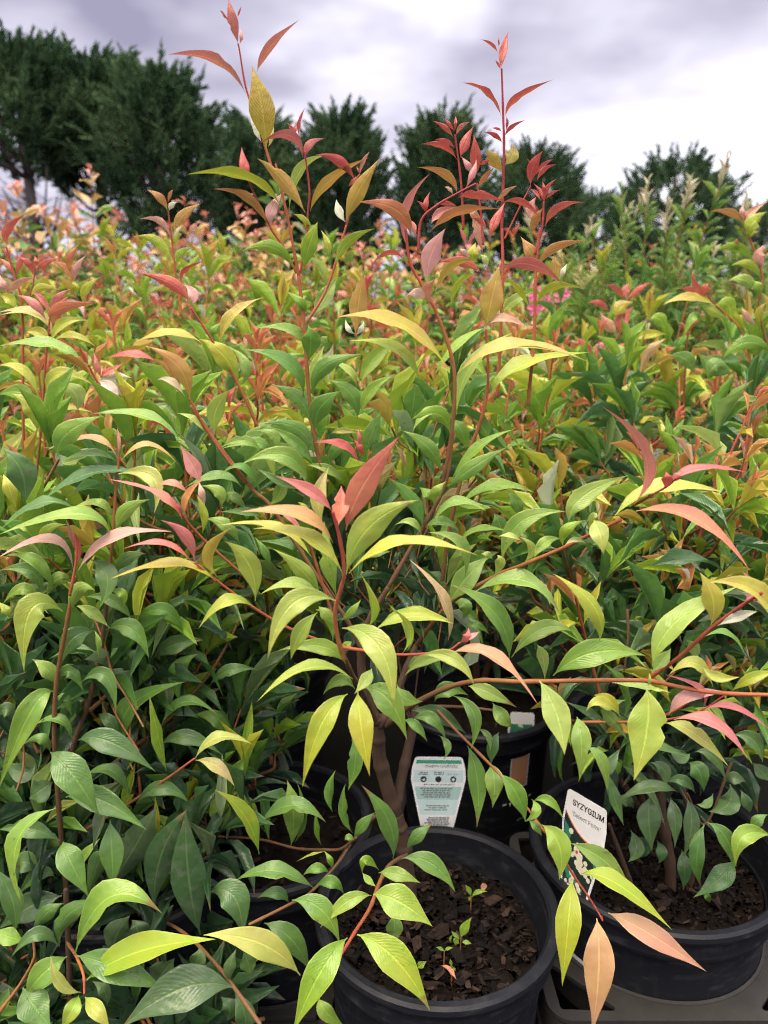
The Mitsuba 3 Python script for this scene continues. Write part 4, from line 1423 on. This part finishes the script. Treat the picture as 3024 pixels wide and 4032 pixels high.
leaves_from(edge, 16, 1.45, """
1500 472 1420 395 1283 385 52 27
1540 552 1560 460 1652 388 112 55
1510 470 1540 400 1659 320 60 24 0 3
1505 440 1490 390 1500 340 40 20 0 5
1640 750 1600 680 1640 600 90 20 0 4
1470 640 1450 600 1460 560 50 28
1575 722 1450 620 1308 650 64 60
1610 822 1530 730 1418 740 64 55
1600 942 1510 835 1393 842 84 64 0 2
1590 950 1590 880 1560 840 80 66 0 1
1620 1140 1600 1050 1650 980 60 46
1320 1002 1150 945 973 995 58 44
1320 1002 1400 1000 1410 1120 114 58
1215 1000 1320 1040 1400 1100 90 56 0 2
1250 950 1190 880 1160 778 44 10
1225 922 1150 895 1068 890 34 8
1255 945 1250 890 1270 855 70 14
1590 1140 1520 1070 1490 1010 50 30 0 3
1700 1320 1520 1240 1345 1370 100 68
1430 1440 1310 1400 1200 1310 130 74 0 3
1270 1500 1310 1390 1415 1420 110 72 0 3
1180 1450 1120 1350 1010 1330 110 74 0 3
1220 1120 1170 1080 1090 1250 60 68
""")
leaves_from(edge, 16, 1.6, """
690 1182 710 1090 782 1008 92 9
670 1190 620 1130 563 1048 84 27 0 3
625 1040 560 985 478 985 44 8
720 972 670 895 598 865 38 9
730 972 810 900 902 843 44 9
735 960 730 900 750 850 60 8 0 2
660 1080 700 1010 780 980 110 44
510 1330 470 1270 398 1203 52 5
530 1330 560 1270 640 1240 60 9 0 3
600 1330 660 1290 760 1230 50 16
990 1180 950 1090 885 1090 96 62
1000 1190 870 1190 740 1240 60 48
470 1560 600 1460 840 1540 100 60
""")
bush(edge, 81, [.72, 1.56, .27], .62, lambda p: p[2] > .35, 120, stems=5, spread=.2, branches=1.6, lowest=.2, dark=.0, flush=.6)


import shapely.affinity

# ================================================================== labels, stickers, weeds
for nm, c, ro in [('white', (.74, .74, .74), .35), ('pale_aqua', (.52, .66, .65), .35), ('aqua', (.36, .54, .50), .35), ('green_ink', (.055, .30, .19), .35), ('grey_ink', (.16, .19, .19), .4), ('black_ink', (.02, .02, .022), .4),
                  ('orange_ink', (.62, .22, .10), .35), ('cream_ink', (.66, .64, .48), .4), ('leaf_ink', (.035, .20, .12), .4), ('dark_ink', (.018, .03, .026), .4), ('red_ink', (.5, .06, .06), .4), ('wash_orange', (.68, .34, .18), .4)]:
    scene[f'print_{nm}'] = {'type': 'principled', 'base_color': {'type': 'rgb', 'value': list(c)}, 'roughness': ro, 'specular': .4}


class Card:
    """A flat label: a frame of origin, right and up in metres, on which layers of print lie a fraction of a millimetre apart."""

    def __init__(self, key, origin, right, up):
        self.key, self.n = key, 0
        self.up = unit(up)
        self.right = unit(right - self.up * (right @ self.up))
        self.o, self.out = origin, np.cross(self.right, self.up)
        if self.out @ (CAM - origin) < 0:
            self.out = -self.out

    def put(self, name, shape, bsdf, layer, thick=.0004, clip=None):
        shapes = shape if isinstance(shape, list) else [shape]
        ms = []
        for s in shapes:
            s = s.intersection(clip) if clip is not None else s
            for g_ in getattr(s, 'geoms', [s]):
                if g_.geom_type == 'Polygon' and g_.area > 1e-9:
                    ms.append(trimesh.creation.extrude_polygon(g_, thick, engine='earcut'))
        m = trimesh.util.concatenate(ms)
        self.mesh(name, m, bsdf, layer)

    def mesh(self, name, m, bsdf, layer):
        m = m.copy()
        v = m.vertices
        m.vertices = self.o + v[:, :1] * self.right + v[:, 1:2] * self.up + (v[:, 2:] + layer * .0004) * self.out
        part(self.key, name, mikit.ply(m, bsdf))

    def text(self, s, h, cx, cy, bsdf, layer, turn=False, bold=False):
        m = meshkit.text_mesh(s, h, .0002, bold)
        b = m.bounds
        m.apply_translation([-(b[0, 0] + b[1, 0]) / 2, -h / 2, 0])
        if turn:
            m.apply_transform(trimesh.transformations.rotation_matrix(math.pi, [0, 0, 1]))
        m.apply_translation([cx, cy, 0])
        self.mesh('lettering', m, bsdf, layer)


def lines_of_print(rng, x0, x1, ys, h, clip=None):
    """Rows of words too small to read."""
    out = []
    for y in ys:
        x, e = x0 + rng.uniform(0, .18) * (x1 - x0), x1 - rng.uniform(0, .18) * (x1 - x0)
        while x < e:
            w = rng.uniform(.002, .007)
            out.append(sbox(x, y - h / 2, min(x + w, e), y + h / 2))
            x += w + .0011
    return out


# the label seen upside down behind the middle pot
k = thing('plant_tag', 'white and aqua plant tag upside down, with green band and three round symbols', 'label')
ty = 1.005
o = at(1721, 3262, ty)
c = Card(k, o, at(1810, 2986, ty) - at(1640, 2972, ty), at(1722, 2985, ty + .02) - at(1715, 3262, ty))
H = np.linalg.norm(at(1722, 2985, ty + .02) - at(1715, 3262, ty))
body = Polygon([(-.0225, 0), (.0225, 0), (.0395, H * .70), (.0385, H * .85), (.034, H), (-.034, H), (-.0385, H * .85), (-.0395, H * .70)]).buffer(-.004).buffer(.006, 8)
c.put('card', body, 'print_white', 0, .0006)
c.put('spike', Polygon([(-.012, -.0015), (.012, -.0015), (.008, -.12), (0, -.14), (-.008, -.12)]), 'print_white', 0, .0006)
inn = body.buffer(-.0035)
c.put('print_band', sbox(-.05, H * .925, .05, H * .975), 'print_green_ink', 2, .0003, inn)
c.put('print_panel', [sbox(-.05, H * .66, .05, H * .835), sbox(-.05, H * .20, .05, H * .41)], 'print_pale_aqua', 2, .0003, inn)
c.put('print_panel', sbox(-.05, H * .415, .05, H * .60), 'print_aqua', 2, .0003, inn)
rr = np.random.default_rng(5)
c.text('Syzygium australe', .0042, .004, H * .885, 'print_grey_ink', 3, True)
c.text('FULL SUN', .0026, .0215, H * .775, 'print_grey_ink', 3, True)
c.put('small_print', lines_of_print(rr, -.031, -.014, [H * .80, H * .775], .0018) + lines_of_print(rr, -.009, .009, [H * .80, H * .775], .0018) + lines_of_print(rr, -.028, .028, [H * .63], .0014)
      + lines_of_print(rr, -.027, .027, [H * q for q in (.575, .545, .515, .485, .455)], .0021) + lines_of_print(rr, -.021, .021, [H * q for q in (.33, .30, .27)], .0019)
      + lines_of_print(rr, -.020, .020, [H * q for q in (.16, .135, .11, .085, .06, .035)], .0019), 'print_grey_ink', 3, .0002, inn)
for q, sx in enumerate((-.0225, 0, .0225)):
    c.put('symbol', Point(sx, H * .705).buffer(.0047, 12), 'print_black_ink', 3, .0002)
star_ = Polygon([((.0030 if i % 2 else .0017) * math.cos(i * math.pi / 8) + .0225, (.0030 if i % 2 else .0017) * math.sin(i * math.pi / 8) + H * .705) for i in range(16)])
c.put('symbol', star_, 'print_pale_aqua', 4, .0002)
c.put('symbol', Polygon([(-.0255, H * .705 - .0008), (-.0215, H * .705 + .0018), (-.0195, H * .705 - .001), (-.022, H * .705 - .002)]), 'print_pale_aqua', 4, .0002)

# the picture label in the pot beside
k = thing('plant_tag', 'white plant tag lettered SYZYGIUM over a picture of cream flowers', 'label')
tl, tr, bl = at(2240, 3106, .90), at(2392, 3196, .845), at(2196, 3502, .875)
up = tl - bl
W2, H2 = np.linalg.norm((tr - tl) - unit(up) * ((tr - tl) @ unit(up))), np.linalg.norm(up)
c = Card(k, bl, tr - tl, up)
dz = (tr - tl) @ unit(up)
body = Polygon([(.006, 0), (W2 * .72, -.002), (W2 * 1.0, H2 * .58), (W2 * 1.02, H2 * .80), (W2 * .97, H2 + dz * .85), (0, H2), (-.004, H2 * .70), (0, H2 * .4)]).buffer(-.004).buffer(.005, 8)
c.put('card', body, 'print_white', 0, .0006)
inn = body.buffer(-.0036)
qs = np.linspace(0, 1, 24)
curve = [((1 - q) ** 2 * -.004 + 2 * q * (1 - q) * W2 * .45 + q * q * W2 * 1.03, (1 - q) ** 2 * H2 * .83 + 2 * q * (1 - q) * H2 * .52 + q * q * H2 * .63) for q in qs]
arc = Polygon(curve + [(W2 * 1.2, H2 * 1.3), (-.02, H2 * 1.3)])
pic = inn.difference(arc)
c.put('picture', pic, 'print_dark_ink', 2, .0003)
c.put('print_arc', inn.intersection(arc.difference(shapely.affinity.translate(arc, 0, .0016))), 'print_orange_ink', 3, .0003)
rr = np.random.default_rng(8)
fl = shapely.union_all([Point(W2 * (.25 + .62 * s_) + rr.normal(0, .0035), H2 * (.52 - .34 * s_ * .8) + rr.normal(0, .008)).buffer(rr.uniform(.0022, .0048), 5) for s_ in rr.uniform(0, 1, 34)]
                       + [Point(W2 * .35 + rr.normal(0, .006), H2 * .12 + rr.normal(0, .009)).buffer(rr.uniform(.002, .004), 5) for _ in range(14)])
lf = [Polygon([(W2 * .86, H2 * .60), (W2 * .98, H2 * .48), (W2 * .90, H2 * .30), (W2 * .82, H2 * .45)]), Polygon([(.001, H2 * .70), (W2 * .2, H2 * .62), (W2 * .16, H2 * .42), (.001, H2 * .5)]),
      Polygon([(W2 * .1, H2 * .3), (W2 * .4, H2 * .26), (W2 * .5, H2 * .16), (W2 * .2, H2 * .18)]), Polygon([(W2 * .5, H2 * .12), (W2 * .62, H2 * .16), (W2 * .6, H2 * .02), (W2 * .5, H2 * .04)])]
for one in lf:
    c.put('picture_leaf', one, 'print_leaf_ink', 3, .0002, pic)
c.put('picture_flower', fl, 'print_cream_ink', 4, .0002, pic)
c.put('picture_berry', [Point(W2 * .45, H2 * .22).buffer(.002), Point(W2 * .4, H2 * .47).buffer(.0022)], 'print_red_ink', 5, .0002, pic)
sl = math.degrees(math.atan2(dz * .85, W2))
for s_, h_, cx, cy, b_ in (('SYZYGIUM', .0074, .55, .905, True), ("'Select Form'", .0058, .53, .80, False)):
    m = meshkit.text_mesh(s_, h_, .0002, b_)
    b = m.bounds
    m.apply_translation([-(b[0, 0] + b[1, 0]) / 2, -h_ / 2, 0])
    m.apply_scale([min(1, W2 * .80 / (b[1, 0] - b[0, 0])), 1, 1])
    m.apply_transform(trimesh.transformations.rotation_matrix(math.radians(sl), [0, 0, 1]))
    m.apply_translation([W2 * cx, H2 * cy + dz * .2, 0])
    c.mesh('lettering', m, 'print_black_ink' if b_ else 'print_grey_ink', 2)

# the picture label standing in the pot behind
k = thing('plant_tag', 'half hidden plant tag with dark flower picture, standing in the pot behind the middle one', 'label')
ty = 1.25
o = at(2050, 2975, ty)
c = Card(k, o, np.array([1.0, 0, .1]), np.array([.05, .15, 1.0]))
body = Polygon([(-.016, 0), (.015, .004), (.019, .045), (.018, .08), (-.022, .08), (-.025, .045)]).buffer(-.003).buffer(.005, 8)
c.put('card', body, 'print_white', 0, .0006)
c.put('picture', body.buffer(-.004).intersection(sbox(-.1, .009, .1, .060)), 'print_leaf_ink', 2, .0003)
rr = np.random.default_rng(18)
c.put('picture_flower', shapely.union_all([Point(rr.normal(0, .005), .034 + rr.normal(0, .012)).buffer(rr.uniform(.002, .004), 5) for _ in range(16)]), 'print_cream_ink', 3, .0002, body.buffer(-.004))


def patch(x, y, r, h, a0, a1, z0, z1, off, n=10):
    """A sticker on a pot's wall, between two angles (degrees) and two heights."""
    rb = r * .84
    a = np.radians(np.linspace(a0, a1, n))
    z = np.array([z0, z1])
    rad = rb + (r - .012 - rb) * (z - .006) / (h - .058) + off
    v = np.stack([x + rad[:, None] * np.cos(a), y + rad[:, None] * np.sin(a), np.broadcast_to(ZT + z[:, None], (2, n))], -1).reshape(-1, 3)
    i = np.arange(n - 1)
    f = np.vstack([np.stack([i, i + 1, i + 1 + n], 1), np.stack([i, i + 1 + n, i + n], 1)])
    return trimesh.Trimesh(v, f, process=False)


def sticker(label, x, y, r, h, a0, a1, z0, z1, seed):
    k = thing('barcode_sticker', label, 'sticker')
    part(k, 'paper', mikit.ply(patch(x, y, r, h, a0, a1, z0, z1, .0008), 'print_white'))
    rr = np.random.default_rng(seed)
    bars, a = [], a0 + (a1 - a0) * .34
    while a < a0 + (a1 - a0) * .9:
        w = rr.choice([.25, .4, .7])
        bars.append(patch(x, y, r, h, a, a + w, z0 + (z1 - z0) * .34, z1 - (z1 - z0) * .12, .0014, 3))
        a += w + rr.choice([.3, .5, .7])
    part(k, 'barcode', mikit.ply(trimesh.util.concatenate(bars), 'print_black_ink'))
    part(k, 'small_print', mikit.ply(patch(x, y, r, h, a0 + (a1 - a0) * .5, a0 + (a1 - a0) * .85, z0 + (z1 - z0) * .12, z0 + (z1 - z0) * .2, .0014, 4), 'print_grey_ink'))


sticker('white barcode sticker low on the wall of the pot behind the middle one', BX, BY, .155, .30, 286, 314, .092, .145, 1)
sticker('white barcode sticker on the pot with the picture label, behind the hanging leaves', RX, RY, RR, .285, 196, 222, .10, .17, 2)
sticker('dim white barcode sticker on the pot deep in the row behind the corner plant', -.27, 1.58, .150, .285, 268, 290, .09, .14, 3)
k = thing('price_card', 'orange card with white edge hanging on the pot behind the middle one', 'card')
part(k, 'card', mikit.ply(patch(BX, BY, .155, .30, 290, 307, .172, .240, .0012), 'print_white'))
part(k, 'print', mikit.ply(patch(BX, BY, .155, .30, 291, 305.6, .177, .240, .0018), 'print_wash_orange'))


# seedlings in the middle pot
def ground_pixel(u, v, z):
    d = FWD + np.array([1.0, 0, 0]) * ((u - 1512) / 1512 * TX) + UPV * ((2016 - v) / 1512 * TX)
    return CAM + d * ((z - CAM[2]) / d[2])


for label, text in (('largest weed seedling in the middle pot, one tall toothed leaf', '545 970 600 840 690 700 130 61|535 985 470 930 420 880 60 62|520 970 490 1010 480 1075 100 60|560 1030 620 1030 690 1050 66 61|440 930 410 980 410 1030 40 62'),
                    ('small two leaved seedling in front of the tall one', '330 1145 280 1110 222 1092 46 64|330 1145 380 1110 452 1102 46 64'),
                    ('weed seedling near the shaded back wall of the middle pot', '680 430 650 340 600 280 70 62|690 440 770 370 900 370 66 60|680 430 660 460 650 495 40 62'),
                    ('round leaved seedling at the foot of the trunk', '-20 1370 30 1320 98 1280 100 61'),
                    ('tiny row of round seed leaves at the front of the middle pot', '430 1345 415 1290 410 1245 44 62|430 1330 425 1340 440 1370 40 62|440 1350 460 1380 480 1405 40 62')):
    rows_ = [[float(x) for x in q.split()] for q in text.split('|')]
    k = thing('weed_seedling', label, 'weed', 'weed seedlings in the middle pot')
    foot = None
    for q in rows_:
        u, v = 1650 + q[0] * .3014, 3400 + q[1] * .3014
        p = ground_pixel(u, v, .297)
        foot = p if foot is None else foot
        b, m, t = ((1650 + q[i] * .3014, 3400 + q[i + 1] * .3014) for i in (0, 2, 4))
        part(k, 'leaf', mesh_of(leaf_between(b, m, t, p[1], q[6] * .3014, q[7] / 100, 0), 'leaf_material'))
    part(k, 'stem', mesh_of(tube(smooth_path([foot - [0, 0, .03], foot - [0, 0, .012], foot], 3), .0012, .0009, 5, .5, .5), 'stem_material'))

# a few spent leaves on the mix, and the pink flowers far back
for i, (u, v, c_) in enumerate([(1735, 3800, .2), (1895, 3520, .24), (1560, 3420, .1)]):
    k = thing('fallen_leaf', ['curled rust brown fallen leaf on the bark of the middle pot', 'crumpled brown leaf scrap at the back of the middle pot', 'dry red brown leaf lying at the edge beside the trunk'][i], 'leaf')
    p = ground_pixel(u, v, .292)
    r = np.random.default_rng(i)
    part(k, 'blade', {**proto_shape(0, c_, .1), 'to_world': T(frame(p, np.array([r.normal(), r.normal(), .02]), np.array([.2, .1, 1]), .026, .009).tolist())})
k = thing('pink_flowering_shrub', 'shrub with bright pink flowers glimpsed between the red shoots far back', 'shrub')
r = np.random.default_rng(31)
p0 = at(2165, 1225, 2.55)
scene['petal_material'] = {'type': 'principledthin', 'base_color': {'type': 'rgb', 'value': [.78, .20, .38]}, 'roughness': .5, 'diff_trans': .7}
for i in range(4):
    c_ = p0 + r.normal(0, 1, 3) * [.045, .03, .045]
    out = []
    for j in range(6):
        a = j * 1.047
        m = frame(c_, np.array([math.cos(a), -.35, math.sin(a)]), np.array([0, -1, .2]), .03, .022)
        v, f, u = proto_mesh(8, .1, 0)
        out.append((v @ m[:3, :3].T + m[:3, 3], f, u))
    v, f, u = join(out)
    part(k, 'flower', mikit.ply((v, f), 'petal_material', smooth=True))
S, L = grow(r, np.array([p0[0], p0[1] + .03, .25]), .72, stems=4, spread=.12, flush=0, size=.06, lowest=.3)
add_stems(k, S)
add_leaves(k, L, 40)
